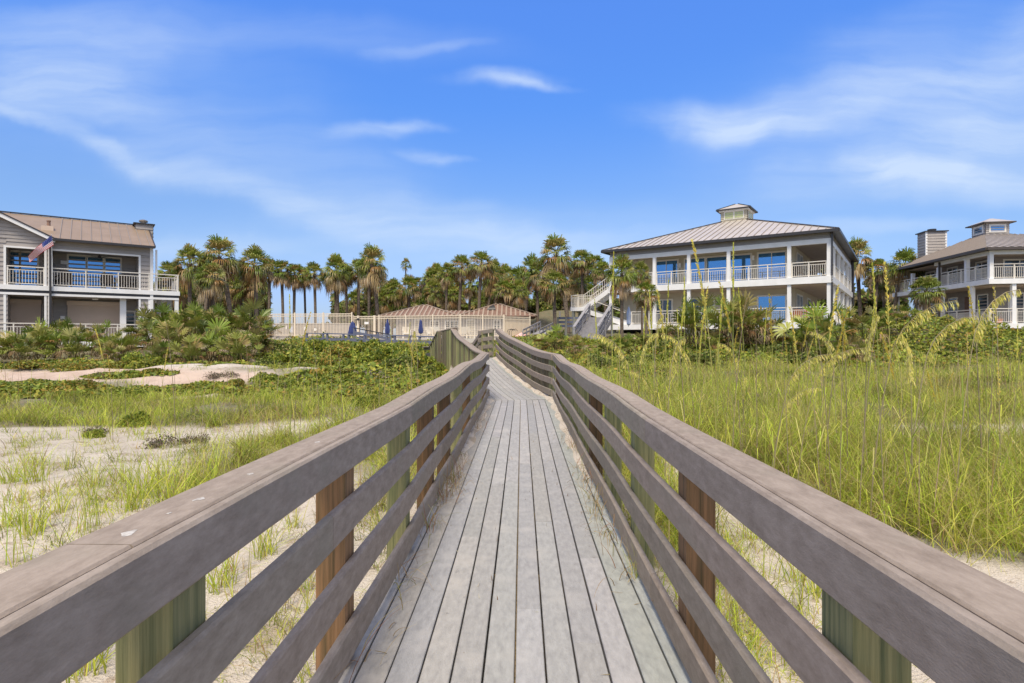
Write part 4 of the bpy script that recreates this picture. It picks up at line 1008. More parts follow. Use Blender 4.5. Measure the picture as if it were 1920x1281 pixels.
def tree_proto(seed, H=7.0, n=5200):
    """broadleaf tree: tapered trunk, limbs and leaf clumps"""
    global rng
    rng = np.random.default_rng(seed); t = thing('tree', 'tree', 'tree'); mb = MB(); C = []
    mb.tube([(0, 0, -.5), (.1, .05, H * .25), (.05, .15, H * .5)], [.22, .16, .12], 8)
    for i in range(13):
        az = i * 2.4 + rng.normal(0, .3); r = rng.uniform(.5, 2.4); z = H * rng.uniform(.32, 1.0); c = Vector((r * math.cos(az) * (1.2 - z / H * .6), r * math.sin(az) * (1.2 - z / H * .6), z)); C.append(c)
        a = Vector((.08, .1, H * rng.uniform(.2, .45))); mb.tube([a, a.lerp(c, .55) + Vector((0, 0, .2)), c], [.09, .05, .02], 5)
    mb.build('trunk', M['bark'], t, smooth=True)
    C = np.array(C); R = rng.uniform(.6, 1.15, len(C)); k = rng.integers(0, len(C), n); D = rng.normal(0, 1, (n, 3)); D /= np.linalg.norm(D, axis=1, keepdims=True)
    P = C[k] + D * (R[k] * rng.uniform(.4, 1.08, n))[:, None] * V3(1, 1, .75)
    V, Q, c = leaf_cloud(P, D, .20, pal(BUSH['d'], n, .25) * rng.uniform(.8, 1.25, len(C))[k][:, None]); np_obj('crown', V, Q, M['bushleaf'], np.clip(c, 0, 1), t)
    return t
used = set()
def place(proto, loc, rz, sc, label, group=None, cat=None):
    """the first time moves the proto itself, afterwards copies it"""
    if proto.name not in used:
        used.add(proto.name); proto.location = loc; proto.rotation_euler = (0, 0, rz); proto.scale = (sc, sc, sc) if not hasattr(sc, '__len__') else sc
        proto["label"] = label
        if group: proto["group"] = group
        o = proto
    else: o = dup(proto, loc, rz, sc, label, group)
    if cat: o["category"] = cat
    return o

# ---------------------------------------------------------------- sabal palms behind and between the houses
PP = {h: [palm_proto(100 + h * 10 + k, h, 1.9, n_leaf=(60, 52, 66)[k], dead=(18, 27, 22)[k], lean=(.15, .45, .25)[k]) for k in range(3)] for h in (4, 6, 9)}
PS = palm_proto(171, 15, 1.75, n_leaf=34, dead=3, lean=.6, trunk_r=.13)
# centre x, crown centre y, crown radius (photo pixels), distance, label
PALMS = [
 (356, 495, 34, 52, 'bushy palm with wide crown, first beyond the left house balcony'),
 (436, 484, 42, 55, 'tallest palm of the left clump with broad ragged crown'),
 (482, 497, 36, 57, 'palm just right of the tallest palm in the left clump, long gray trunk'),
 (403, 522, 32, 42, 'small palm with orange brown skirt and short bare trunk in front of left clump'),
 (322, 512, 28, 58, 'palm half hidden by the balcony of the left house'),
 (382, 505, 34, 60, 'palm behind the small orange skirted palm'),
 (505, 505, 26, 62, 'palm at the right shoulder of the left clump, dark trunk'),
 (531, 508, 26, 62, 'thin trunked palm left of the double palm above the pool fence'),
 (551, 514, 26, 63, 'palm with two tone crown above the left pool fence, left of open sky gap'),
 (573, 520, 20, 66, 'small crowned palm leaning over the open sky gap'),
 (592, 513, 25, 62, 'single palm standing at the right side of the open sky gap'),
 (634, 508, 30, 62, 'full crowned palm with thick trunk right of the sky gap'),
 (652, 515, 24, 66, 'orange trunked palm behind the full crowned palm'),
 (672, 506, 28, 64, 'palm between the orange trunked palm and the spiky twin palms'),
 (692, 503, 26, 60, 'slimmer of the spiky twin palms, pale trunk'),
 (711, 497, 34, 58, 'spiky palm with gray trunk left of the lone slender palm'),
 (758, 495, 13, 95, 'lone slender palm with small round crown against the sky'),
 (768, 540, 24, 64, 'low palm right below the lone slender palm'),
 (735, 545, 24, 66, 'low bushy palm below and left of lone slender palm'),
 (815, 546, 24, 62, 'low round palm above the left pool house roof'),
 (836, 512, 22, 60, 'small leaning palm at the left of the middle palm group'),
 (860, 500, 28, 60, 'second palm of the middle group, slim trunk over the pool house ridge'),
 (897, 494, 30, 58, 'tallest palm of the middle group with pale straight trunk'),
 (930, 515, 26, 62, 'palm with drooping crown right of the tallest middle palm'),
 (912, 525, 24, 66, 'shaded palm behind the tallest middle palm'),
 (880, 530, 24, 68, 'shaded palm low between the two middle palms'),
 (948, 545, 30, 55, 'low bright green palm behind the right pool house roof'),
 (976, 545, 20, 54, 'small yellow green palm with bare trunk beside the bright green palm'),
 (984, 506, 26, 60, 'dark crowned palm right of the middle group'),
 (1008, 514, 28, 58, 'palm with brown skirt left of the orange topped palm'),
 (1041, 533, 34, 42, 'orange topped palm with gray trunk near the gray timber stair'),
 (1066, 478, 40, 46, 'tallest palm of all, thick crown left of the main house'),
 (1092, 490, 28, 56, 'palm behind the tallest palm, next to the main house eave'),
 (1118, 496, 28, 55, 'palm tucked under the left eave of the main house'),
 (1136, 508, 26, 50, 'palm right behind the outside stair of main house'),
 (1098, 530, 26, 58, 'low palm seen above the stair landing of main house'),
 (1614, 482, 32, 56, 'tall palm rising behind the right corner of the main house'),
 (1672, 500, 34, 50, 'ragged palm between the main house and right edge house'),
 (1655, 535, 24, 56, 'low green palm between the two right houses below the ragged palm'),
 (1690, 520, 26, 58, 'palm showing left of the right edge house chimney'),
 (1640, 505, 26, 54, 'brown skirted palm between the two right houses, behind ragged palm'),
]
def palm(px, py, r, D, lab, group=None, base=None):
    c = at(px, py, D); gz = ground_z(c.x, c.y) if base is None else base; R = 1.02 * r / F * D
    Hc = c.z - gz; sc = R / 1.75
    h = min(PP, key=lambda q: abs(q * sc - Hc)); p = PP[h][rnd.randrange(3)]
    if r < 15: p = PS; h = 15
    return place(p, (c.x, c.y, gz), rnd.uniform(0, 6.28), (sc, sc, Hc / h), lab, group or 'sabal palms')
for a in PALMS: palm(*a)
palm(1166, 512, 33, 34.5, 'palm with leaning trunk in front of the left columns of main house')
palm(1204, 512, 22, 35.5, 'palm crown merging with leaning palm before the main house upper porch')
palm(1212, 550, 28, 32.5, 'short palm with orange fringed crown before the main house lower porch')
palm(1745, 545, 34, 33, 'small palm with thick trunk standing on the vine covered mound before right edge house')
# lower palms that fill the grove behind
fill = []
for k in range(64):
    px = rnd.uniform(296, 1130)
    if 508 < px < 622: continue
    D = rnd.uniform(66, 84); py = rnd.uniform(522, 572)
    if 296 < px < 500: py = rnd.uniform(505, 568)
    if 975 < px: py = rnd.uniform(520, 560)
    fill.append((px, py, D))
for px, py, D in fill:
    z = 'left clump behind the left house' if px < 520 else ('grove behind the left pool fence' if px < 760 else ('grove behind the pool house' if px < 985 else 'grove left of the main house'))
    c = at(px, py, D); gz = ground_z(c.x, c.y) - .3; Hc = c.z - gz; sc = rnd.uniform(.9, 1.25); h = min(PP, key=lambda q: abs(q * sc - Hc))
    place(PP[h][rnd.randrange(3)], (c.x, c.y, gz), rnd.uniform(0, 6.28), (sc, sc, Hc / h), 'shaded lower palm in the ' + z, 'shaded palms of the ' + z)
TR = [tree_proto(300 + k, 7.0) for k in range(2)]
for px, D, Hh, lab in ((310, 72, 7.2, 'dark broadleaf tree behind the left house balcony'), (365, 74, 6.4, 'dark broadleaf tree inside the left palm clump'), (430, 76, 6.5, 'dark broadleaf tree behind the tallest left palm'), (485, 78, 5.2, 'dark broadleaf tree at right end of left palm clump'),
                       (645, 80, 5.6, 'dark broadleaf tree right of the sky gap'), (700, 78, 6.0, 'dark broadleaf tree behind the spiky twin palms'), (760, 80, 5.2, 'dark broadleaf tree under the lone slender palm'), (805, 80, 5.0, 'dark broadleaf tree behind left pool house roof'),
                       (855, 80, 6.6, 'dark broadleaf tree behind the leaning middle palm'), (910, 78, 7.0, 'dark broadleaf tree behind the tallest middle palm'), (965, 76, 6.8, 'dark broadleaf tree behind the bright green palm'), (1020, 78, 6.8, 'dark broadleaf tree behind the orange topped palm'),
                       (1075, 74, 7.4, 'dark broadleaf tree behind the tallest palm'), (1125, 72, 7.0, 'dark broadleaf tree beside the main house stair'), (1630, 74, 7.0, 'dark broadleaf tree between the two right houses'), (1535, 70, 9.5, 'dark tree seen through the corner porch of the main house'), (1560, 76, 9.8, 'dark tree seen between the side columns of the main house'), (1500, 78, 9.0, 'dark tree hidden behind the main house corner')):
    c = at(px, 600, D); place(TR[rnd.randrange(2)], (c.x, c.y, ground_z(c.x, c.y) - .2), rnd.uniform(0, 6.28), Hh / 7 * rnd.uniform(.95, 1.1), lab, 'dark trees among the palms')
for k, px in enumerate((610, 530, 515)):
    c = at(px, 600, 90); place(TR[k % 2], (c.x, c.y, ground_z(c.x, c.y) - .5), k * 2.0, .42, ('small far bush low in the open sky gap', 'small far bush beside the dark trunk over the left pool fence', 'small far bush at the left end of the pool fence')[k], 'dark trees among the palms')

# ---------------------------------------------------------------- palmettos
PM = [palmetto_proto(400, 20, 1.0, 8), palmetto_proto(401, 26, .8, 14), palmetto_proto(402, 18, 1.15, 12, orange=.16), palmetto_proto(403, 24, .9, 6, fresh=1.25, orange=.02), palmetto_proto(404, 18, .9, 26, orange=.18)]
# top-centre x, y of the tuft centre, radius px, distance, proto, label
PMT = [(12, 645, 40, 25.5, 1, 'palmetto cut by the left picture edge below the left house'), (82, 640, 44, 25, 3, 'bright palmetto under the flag of left house'), (48, 655, 30, 23.5, 0, 'dark low palmetto between the left edge palmetto and bright palmetto'),
 (140, 655, 34, 24, 0, 'low palmetto right of the bright palmetto'), (182, 640, 40, 25.5, 2, 'palmetto with orange spike below the middle of left house'), (232, 648, 36, 25, 1, 'palmetto at the left house right column'), (120, 628, 34, 27.5, 2, 'palmetto half behind the bright palmetto near the porch rail'),
 (205, 662, 28, 23.5, 4, 'dry brown palmetto above the bare sand bank'), (292, 600, 42, 27.5, 0, 'upright palmetto beside the open balcony columns'), (335, 602, 46, 27, 3, 'large palmetto in the middle of the tall palmetto bank'),
 (318, 640, 46, 25, 4, 'brown skirted palmetto right of the green shrub'), (372, 612, 44, 27, 2, 'orange fringed palmetto in the palmetto bank'), (430, 592, 46, 30, 1, 'highest palmetto of the bank behind the pool fence end'), (462, 605, 44, 29, 0, 'palmetto at the left end of the pool fence'),
 (405, 645, 50, 24.5, 3, 'big bright fan palmetto low in the palmetto bank'), (355, 662, 40, 23, 4, 'dry palmetto at the foot of palmetto bank, left'), (440, 658, 42, 23.5, 4, 'dry palmetto at the foot of palmetto bank, right'), (478, 636, 34, 26, 1, 'palmetto beside the viny shrub at the pool fence'),
 (395, 600, 40, 29, 0, 'palmetto under the small orange skirted palm'), (300, 672, 30, 23, 0, 'low palmetto beside the pale green shrub'), (270, 618, 30, 27, 2, 'orange leaning palmetto at the left house corner column'), (495, 612, 26, 31, 4, 'dry palmetto touching the left fence post'),
 (1020, 640, 22, 24, 1, 'small palmetto left of the bright spiky one by the walkway'), (1046, 634, 30, 24.5, 3, 'bright spiky palmetto below the gray timber stair'), (1082, 645, 26, 24, 4, 'dry pale palmetto right of the bright spiky one'),
 (1395, 590, 60, 27, 4, 'large brown tinged palmetto before the main house lower window'), (1370, 606, 50, 26, 2, 'orange palmetto under the large brown tinged palmetto'), (1425, 612, 46, 26, 4, 'dry palmetto right of the large brown tinged palmetto'), (1300, 608, 50, 28, 0, 'dark green palmetto before the lower dark window of main house'),
 (1252, 622, 32, 30, 1, 'palmetto behind the sea oats left of the dark window'), (1340, 640, 34, 26, 1, 'low palmetto in front of the large brown tinged palmetto'), (1535, 622, 58, 24, 3, 'wide fan palmetto at the main house right corner'), (1592, 618, 50, 25, 2, 'palmetto with brown fans right of the wide fan palmetto'),
 (1600, 655, 36, 23.5, 4, 'dry brown palmetto at the left foot of the vine mound'), (1545, 660, 34, 23, 0, 'low palmetto under the wide fan palmetto'), (1650, 612, 32, 30, 0, 'palmetto between the two right houses'), (1690, 606, 28, 31, 2, 'palmetto with red brown tips beside right edge house porch'),
 (1630, 632, 30, 28, 1, 'palmetto behind the dry brown one on the vine mound'), (1170, 650, 26, 27, 0, 'palmetto under the leaning palm'), (1200, 640, 30, 28, 1, 'palmetto by the short palm at the porch stair'), (1140, 655, 24, 26, 2, 'rusty palmetto at the foot of the gray timber stair'), (1480, 640, 30, 26, 1, 'palmetto below the main house front corner rail')]
for px, py, r, D, k, lab in PMT:
    c = at(px, py, D); gz = ground_z(c.x, c.y); R = r / F * D; z = max(gz - .1, c.z - R * .62)
    if z > gz + .05:     # raised ones sit on a creeping stem
        pass
    place(PM[k], (c.x, c.y, min(z, gz + .9)), rnd.uniform(0, 6.28), R / .95 * rnd.uniform(.95, 1.1), lab, 'saw palmettos')

# ---------------------------------------------------------------- shrubs
BP = {'y': [bush_proto(500, 'y'), bush_proto(501, 'y', lobes=20)], 'o': [bush_proto(502, 'o'), bush_proto(503, 'o', flat=.5)], 'd': [bush_proto(504, 'd')], 'b': [bush_proto(505, 'b', 900, .05, 'dead_shrub', 'dead shrub', flat=.45)]}
SH = [(265, 668, 42, 22, 'y', 'bright green viny shrub on the bank left of the brown palmetto'), (225, 682, 30, 21.5, 'o', 'low orange tinged shrub above the bare sand'), (545, 662, 44, 25, 'y', 'rounded shrub under the left pool fence'), (600, 668, 40, 24, 'o', 'orange flecked shrub right of the rounded shrub'),
 (650, 672, 36, 22.5, 'y', 'lower green shrub before the blue gray side railing'), (700, 655, 50, 23.5, 'y', 'broad shrub in front of the sloping blue rail'), (770, 642, 52, 21, 'y', 'tall leafy shrub left of the boardwalk crest'), (745, 672, 40, 20, 'd', 'dark hollow shrub below the tall leafy shrub'),
 (800, 668, 30, 18.5, 'd', 'dark shrub next to the boardwalk posts'), (505, 680, 36, 22, 'd', 'dark shrub at right foot of the palmetto bank'), (560, 692, 40, 20, 'y', 'spreading green shrub at the end of bare sand bank'), (640, 700, 34, 18.5, 'o', 'orange leaved low shrub right of the sand bank'),
 (60, 688, 50, 21, 'o', 'yellow brown viny shrub under the bright palmetto'), (140, 690, 44, 21, 'o', 'viny shrub in front of the low palmettos'), (-20, 690, 46, 21, 'y', 'green viny shrub at the left picture edge'),
 (345, 722, 28, 16.5, 'o', 'small rounded shrub standing on the bare sand bank'), (445, 715, 26, 17, 'o', 'small dark shrub on the right part of sand bank'), (395, 692, 24, 20, 'y', 'small green shrub at the top of the sand bank'),
 (60, 735, 60, 15.5, 'y', 'wide vine mat shrub left below the sand bank'), (150, 730, 56, 15.5, 'o', 'orange flecked vine mat in the middle below the sand bank'), (235, 738, 50, 15, 'y', 'green vine mat ending beside the sand streaks'), (-30, 735, 50, 15, 'o', 'vine mat cut by the left picture edge below the sand bank'),
 (480, 735, 40, 15.5, 'o', 'brownish shrub at the front of sand bank'), (540, 725, 40, 16.5, 'y', 'fresh green shrub between the grass and the sand bank'), (600, 735, 34, 15, 'd', 'dark green shrub in the grass left of the small sand patch'), (690, 745, 30, 13.5, 'y', 'low shrub at the small sand patch near the boardwalk'),
 (255, 770, 34, 11.5, 'y', 'green leafy plant in the grass behind dead brush'), (175, 800, 22, 10.5, 'y', 'small yellow green plant on the near sand edge'),
 (200, 702, 34, 18.5, 'b', 'brown twiggy shrub lying along the left sand bank'), (420, 700, 36, 18.5, 'b', 'gray twiggy shrub across the right part of the sand bank'), (300, 735, 34, 16.3, 'b', 'brown twiggy shrub where the vine mat meets the sand bank'), (290, 700, 30, 18.8, 'o', 'small orange flecked shrub on the crest of the sand bank'), (500, 705, 34, 17.8, 'y', 'green shrub at the right end of the sand bank'),
 (310, 812, 46, 9.6, 'b', 'gray brown dead shrub lying on the near sand'), (370, 806, 32, 9.8, 'b', 'smaller dead shrub beside the gray brown one'), (178, 790, 26, 10.8, 'b', 'dead twiggy shrub in the grass edge, left'),
 (1120, 672, 38, 21, 'd', 'dark shrub right of the boardwalk bend'), (1180, 676, 40, 21.5, 'd', 'dark shrub behind the first sea oats'), (1240, 668, 44, 23, 'y', 'green shrub behind the golden sea oats'), (1310, 668, 44, 23.5, 'd', 'dark shrub under the brown tinged palmetto'), (1380, 665, 44, 23.5, 'y', 'green shrub below the large brown palmetto'),
 (1450, 650, 50, 25, 'd', 'dark shrub bank under the main house porch'), (1500, 668, 44, 23, 'd', 'dark shrub left of the low fan palmetto'), (1250, 640, 40, 27, 'd', 'dark shrub behind the porch palmettos'), (1420, 630, 40, 29, 'd', 'dark shrub against the main house pilings'), (1500, 632, 40, 28, 'y', 'green shrub at the main house corner'),
 (1090, 660, 26, 22.5, 'o', 'rusty shrub beside the bright spiky palmetto'), (1060, 662, 22, 20, 'y', 'small green shrub against the boardwalk rail'),
 (1870, 720, 40, 17, 'y', 'leafy shrub in the grass at the right picture edge'), (1480, 705, 30, 19, 'd', 'dark brownish low shrub in the right hand grass')]
SH += [(1330, 720, 26, 17, 'd', 'dark low shrub in the right grass below the brown palmetto'), (1560, 715, 30, 18, 'd', 'dark low shrub in the right grass under the dry brown palmetto'), (1690, 745, 26, 14.5, 'd', 'dark tangled plant in the middle of right grass before the mound'), (1790, 730, 28, 16, 'o', 'yellow flecked plant in the right grass left of the edge shrub'), (1250, 715, 24, 16.5, 'd', 'dark small shrub in the right grass near the boardwalk'), (812, 652, 34, 19.2, 'y', 'leafy shrub touching the outer side of the boardwalk crest posts'), (585, 645, 46, 29, 'y', 'shrub crest right under the left pool fence planks'), (535, 648, 44, 29, 'd', 'dark shrub at the palmetto bank below the left fence end'), (690, 640, 44, 27, 'y', 'shrub hiding the foot of sloping blue rail'), (735, 642, 40, 25, 'y', 'leafy shrub between the broad shrub and the tall leafy one'), (640, 655, 40, 27, 'o', 'orange flecked shrub before the side walkway rail')]
for px, py, r, D, k, lab in SH:
    c = at(px, py, D); gz = ground_z(c.x, c.y); R = r / F * D; ps = BP[k]
    hz = max(.3, min(1.25, (c.z + R * .55 - gz) / R))
    place(ps[rnd.randrange(len(ps))], (c.x, c.y, gz - .05), rnd.uniform(0, 6.28), (R, R, R * hz), lab, 'dead shrubs' if k == 'b' else 'dune shrubs', 'dead shrub' if k == 'b' else None)

# vines creeping over the mound and the dune slopes: nobody could count the leaves
def creeping_vines():
    global rng
    rng = np.random.default_rng(600); P = []; K = []
    def patch(cx, cy, rx, ry, n, hh):
        a = rng.uniform(0, 2 * np.pi, n); r = np.sqrt(rng.uniform(0, 1, n)); x = cx + rx * r * np.cos(a); y = cy + ry * r * np.sin(a)
        lump = .5 + .5 * np.sin(x * 2.3 + np.sin(y * 2.9)) * np.sin(y * 2.1 + 1.7 * np.sin(x * 1.3)); lump = np.clip(lump + .25 * np.sin(x * 6.1) * np.sin(y * 5.3), .05, 1.2)
        z = height(x, y) + hh * lump * (1 - .5 * r) * np.sqrt(rng.uniform(.1, 1, n)); P.append(np.stack([x, y, z], 1)); K.append(lump)
    patch(22.5, 30.0, 7.2, 6.0, 26000, .75); patch(31, 26.5, 7, 5, 14000, .6); patch(16, 24.5, 6, 3, 7000, .45); patch(10.5, 24.5, 4.5, 2.2, 5000, .4)
    patch(-14, 22.6, 9, 1.4, 9000, .3); patch(-7, 22.8, 4, 1.8, 4500, .4); patch(-15, 15.6, 7, 1.3, 9000, .3); patch(-3.5, 18.5, 2.6, 2.0, 3500, .35); patch(3.6, 21, 2.0, 3.2, 3500, .35); patch(36, 30, 5, 5, 6000, .5); patch(2.4, 25.5, 2.6, 3.0, 4500, .35); patch(3, 32, 4, 5, 6500, .4); patch(1.5, 37, 4, 4, 4000, .4); patch(-6.2, 17.6, 1.6, .8, 1800, .28); patch(-9.3, 17.0, 1.2, .6, 1300, .25); patch(-12.5, 18.6, 1.6, .5, 1200, .2); patch(-5, 15.6, 3, 1.4, 4200, .3); patch(-9, 30.5, 7.5, 5.5, 16000, .7); patch(-3.5, 27, 3.2, 5, 7000, .6); patch(-13.5, 38, 5, 4, 6000, .7); patch(6.5, 31, 4.5, 7, 10000, .6); patch(13, 32, 5, 5, 9000, .7)
    P = np.concatenate(P); K = np.concatenate(K); n = len(P); nrm_ = np.tile([0, -.3, 1.0], (n, 1))
    mix_ = np.where((rng.random(n) < .22 + .25 * (np.sin(P[:, 0] * 1.7) * np.sin(P[:, 1] * 1.1) > .3))[:, None], pal(BUSH['o'], n, .25), pal(BUSH['y'], n, .25)) * (.72 + .35 * K[:, None])
    V, Q, c = leaf_cloud(P, nrm_, .10, np.clip(mix_, 0, 1)); tag(np_obj('ground_cover', V, Q, M['bushleaf'], c), kind='stuff')
creeping_vines()

# ---------------------------------------------------------------- dune grass
GR = [(.48, .56, .055), (.40, .50, .05), (.56, .60, .08), (.27, .38, .045), (.60, .58, .11), (.54, .48, .17), (.48, .57, .055)]
GRS = [(.50, .50, .10), (.42, .44, .08), (.46, .38, .15), (.48, .37, .2), (.28, .28, .06), (.42, .27, .11)]
def blades(P, H, w, lean, bend, seg, cols):
    """vectorised arching blades; returns V, Q, C"""
    n = len(P); az = rng.uniform(0, 2 * np.pi, n); dx, dy = np.cos(az), np.sin(az); sa = az + np.pi / 2 + rng.normal(0, .8, n); sx, sy = np.cos(sa), np.sin(sa)
    th0 = np.abs(rng.normal(0, lean, n)); bd = np.abs(rng.normal(0, 1, n) * .5 + 1) * bend
    V = np.zeros((n, seg + 1, 2, 3)); p = P.copy()
    for k in range(seg + 1):
        t = k / seg; ww = w * (1 - t ** 1.6) + .0006
        V[:, k, 0] = p - np.stack([sx * ww, sy * ww, 0 * ww], 1); V[:, k, 1] = p + np.stack([sx * ww, sy * ww, 0 * ww], 1)
        th = np.minimum(th0 + bd * (t + .5 / seg), 2.5); ds = (H / seg)
        p = p + np.stack([dx * np.sin(th) * ds, dy * np.sin(th) * ds, np.cos(th) * ds], 1)
    b = np.arange(n)[:, None] * (seg + 1) * 2 + (np.arange(seg) * 2)[None, :]
    Q = np.stack([b, b + 1, b + 3, b + 2], -1).reshape(-1, 4)
    return V.reshape(-1, 3), Q, np.repeat(cols, (seg + 1) * 2, 0)
def dune_grass():
    global rng
    rng = np.random.default_rng(700); VV, QQ, CC = [], [], []; off = 0
    def emit(P, H, w, lean, bend, seg, cols):
        nonlocal off
        if not len(P): return
        V, Q, c = blades(P, H, w, lean, bend, seg, cols); VV.append(V); QQ.append(Q + off); CC.append(c); off += len(V)
    def field(x0, x1, y0, y1, per, tuft, spread, wscale, seg):
        n = int((x1 - x0) * (y1 - y0) * per / tuft)
        x = rng.uniform(x0, x1, n); y = rng.uniform(y0, y1, n)
        d, h, g, pk = zones_at(x, y, height(x, y))
        patchy = np.clip(.72 + .75 * np.sin(x * 1.3 + 2 * np.sin(y * .7)) * np.sin(y * 1.6 + np.sin(x)) + .45 * np.sin(x * 2.9 + y * 1.9) * np.sin(x * .9 - y * 2.3), .05, 1.3); patchy = np.where(y < 10, np.maximum(patchy, .4), patchy)
        keep = (rng.random(n) < d * patchy)
        pc = .0169 * y; keep &= ~((np.abs(x - pc) < 1.02) & (y < 14.5)); 
        t_ = (y - 13.7) / 7.5; keep &= ~((y >= 13.6) & (y < 22.5) & (np.abs(x - (.21 - 1.57 * t_)) < 1.15)); keep &= ~((y > 21) & (y < 40) & (np.abs(x + 2.6) < 1.3))
        x, y, h = x[keep], y[keep], h[keep]; m = len(x); 
        X = np.repeat(x, tuft) + rng.normal(0, spread, m * tuft); Y = np.repeat(y, tuft) + rng.normal(0, spread, m * tuft)
        ok = np.abs(X - .0169 * Y) > .98; X, Y = X[ok], Y[ok]
        Hh = (np.repeat(h * rng.uniform(.5, 1.2, m) * np.where(rng.random(m) < .10, 1.5, 1), tuft))[ok] * rng.uniform(.45, 1.15, len(X))
        tc = np.repeat(rng.uniform(.6, 1.22, m), tuft)[ok][:, None]
        dryp = .10 + .55 * np.clip(np.sin(x * .8 + 1.2 * np.sin(y * .9)) * np.sin(y * .75 + x * .3 + 1), 0, 1); dry = np.repeat(rng.random(m) < dryp, tuft)[ok][:, None]
        tc = tc * np.repeat(np.where(np.sin(x * 1.1 - y * .6) * np.sin(y * .9 + x * .5) < -.45, .66, 1.0), tuft)[ok][:, None]
        cols = np.where(dry | (rng.random(len(X)) < np.where(Y < 10, .30, .12))[:, None], pal(GRS, len(X)), pal(GR, len(X))) * tc
        emit(np.stack([X, Y, height(X, Y) - .02], 1), Hh * 1.12, wscale * rng.uniform(.7, 1.3, len(X)), .36, np.where(Y < 10, 1.75, 1.15), seg, np.clip(cols, 0, 1))
    field(-9, 9, .6, 3.2, 480, 16, .06, .0020, 6); field(-9, 1, 3.2, 4.5, 600, 16, .06, .0020, 6)
    field(-12, 1, 4.5, 10, 1000, 16, .08, .0027, 6)
    field(1, 13, 3.2, 10, 1750, 20, .09, .0024, 6)
    n = 1500; x = rng.uniform(1.2, 22, n); y = rng.uniform(3.8, 17, n); d, h, g, pk = zones_at(x, y, height(x, y)); k = (d > .5) & (np.abs(x - .0169 * y) > 1.1); x, y = x[k], y[k]; n = len(x)
    emit(np.stack([x, y, height(x, y) - .02], 1), rng.uniform(.7, 1.55, n), np.full(n, .0026) + .00022 * y, .07, .12, 4, pal([(.50, .48, .12), (.42, .46, .09), (.46, .33, .18), (.40, .30, .2), (.56, .46, .14)], n))
    n = 420; x = rng.uniform(-22, -1.2, n); y = rng.uniform(6, 17, n); d, h, g, pk = zones_at(x, y, height(x, y)); k = (d > .25); x, y = x[k], y[k]; n = len(x)
    emit(np.stack([x, y, height(x, y) - .02], 1), rng.uniform(.5, 1.1, n), np.full(n, .0026) + .00022 * y, .07, .12, 4, pal([(.50, .48, .12), (.42, .46, .09), (.46, .33, .18), (.40, .30, .2)], n))
    # big arching tussocks
    for k_, (xa, xb, ya, yb) in enumerate(((1.5, 6.5, 3.6, 8.5), (1.5, 12, 6, 14), (-7, -1.3, 6.5, 12))):
        for _ in range((46, 60, 30)[k_]):
            x, y = rng.uniform(xa, xb), rng.uniform(ya, yb); d, h, g, pk = zones_at(np.array([x]), np.array([y]), height(np.array([x]), np.array([y])))
            if d[0] < .5 or abs(x - .0169 * y) < 1.15: continue
            n = rng.integers(90, 190); X = x + rng.normal(0, .09, n); Y = y + rng.normal(0, .09, n); X = np.where(np.abs(X - .0169 * Y) < 1.0, x, X); dr = rng.uniform(.05, .55)
            cols = np.where((rng.random(n) < dr)[:, None], pal(GRS, n), pal(GR, n)) * rng.uniform(.55, 1.1)
            emit(np.stack([X, Y, height(X, Y) - .02], 1), rng.uniform(.5, 1.0) * rng.uniform(.5, 1.25, n), (.0026 + .00014 * y) * rng.uniform(.7, 1.3, n), .38, 1.9, 6, np.clip(cols, 0, 1))
    field(-22, 22, 10, 16, 620, 12, .11, .0042, 4)
    field(-30, 32, 16, 24, 300, 9, .15, .0068, 3)
    field(-38, 44, 24, 34, 60, 8, .2, .0105, 2)
    tag(np_obj('grass', np.concatenate(VV), np.concatenate(QQ), M['grass'], np.concatenate(CC)), kind='stuff')
dune_grass()

# individual tufts standing on the bare sand
def tuft_proto(seed, n, H, lean, bend, dry=.2):
    global rng
    rng = np.random.default_rng(seed)
    P = np.stack([rng.normal(0, .05, n), rng.normal(0, .05, n), np.full(n, -.03)], 1)
    cols = np.where((rng.random(n) < dry)[:, None], pal(GRS, n), pal(GR, n))
    V, Q, c = blades(P, H * rng.uniform(.4, 1.1, n), .0030 * rng.uniform(.7, 1.3, n), lean, bend, 6, cols)
    o = np_obj('grass_tuft', V, Q, M['grass'], c); tag(o, 'grass tuft', 'grass tuft', 'grass tufts on the bare sand'); return o
TP = [tuft_proto(710, 60, .55, .35, .8), tuft_proto(711, 34, .42, .3, .5, .1), tuft_proto(712, 46, .30, .7, 1.2, .85), tuft_proto(713, 14, .75, .12, .25, .1)]
def tuft(k, px, py, sc, lab, zg=-.28):
    for _ in range(4):
        D = F * (EYE - zg) / (py - HY); x = (px - HX) / F * D; zg = ground_z(x, D)
    if TP[k].name not in used: used.add(TP[k].name); o = TP[k]
    else: o = TP[k].copy(); COL.objects.link(o)
    o.location = (x, D, zg); o.rotation_euler = (0, 0, rnd.uniform(0, 6.28)); o.scale = (sc * 1.3, sc * 1.3, sc * 1.3); o["label"] = lab
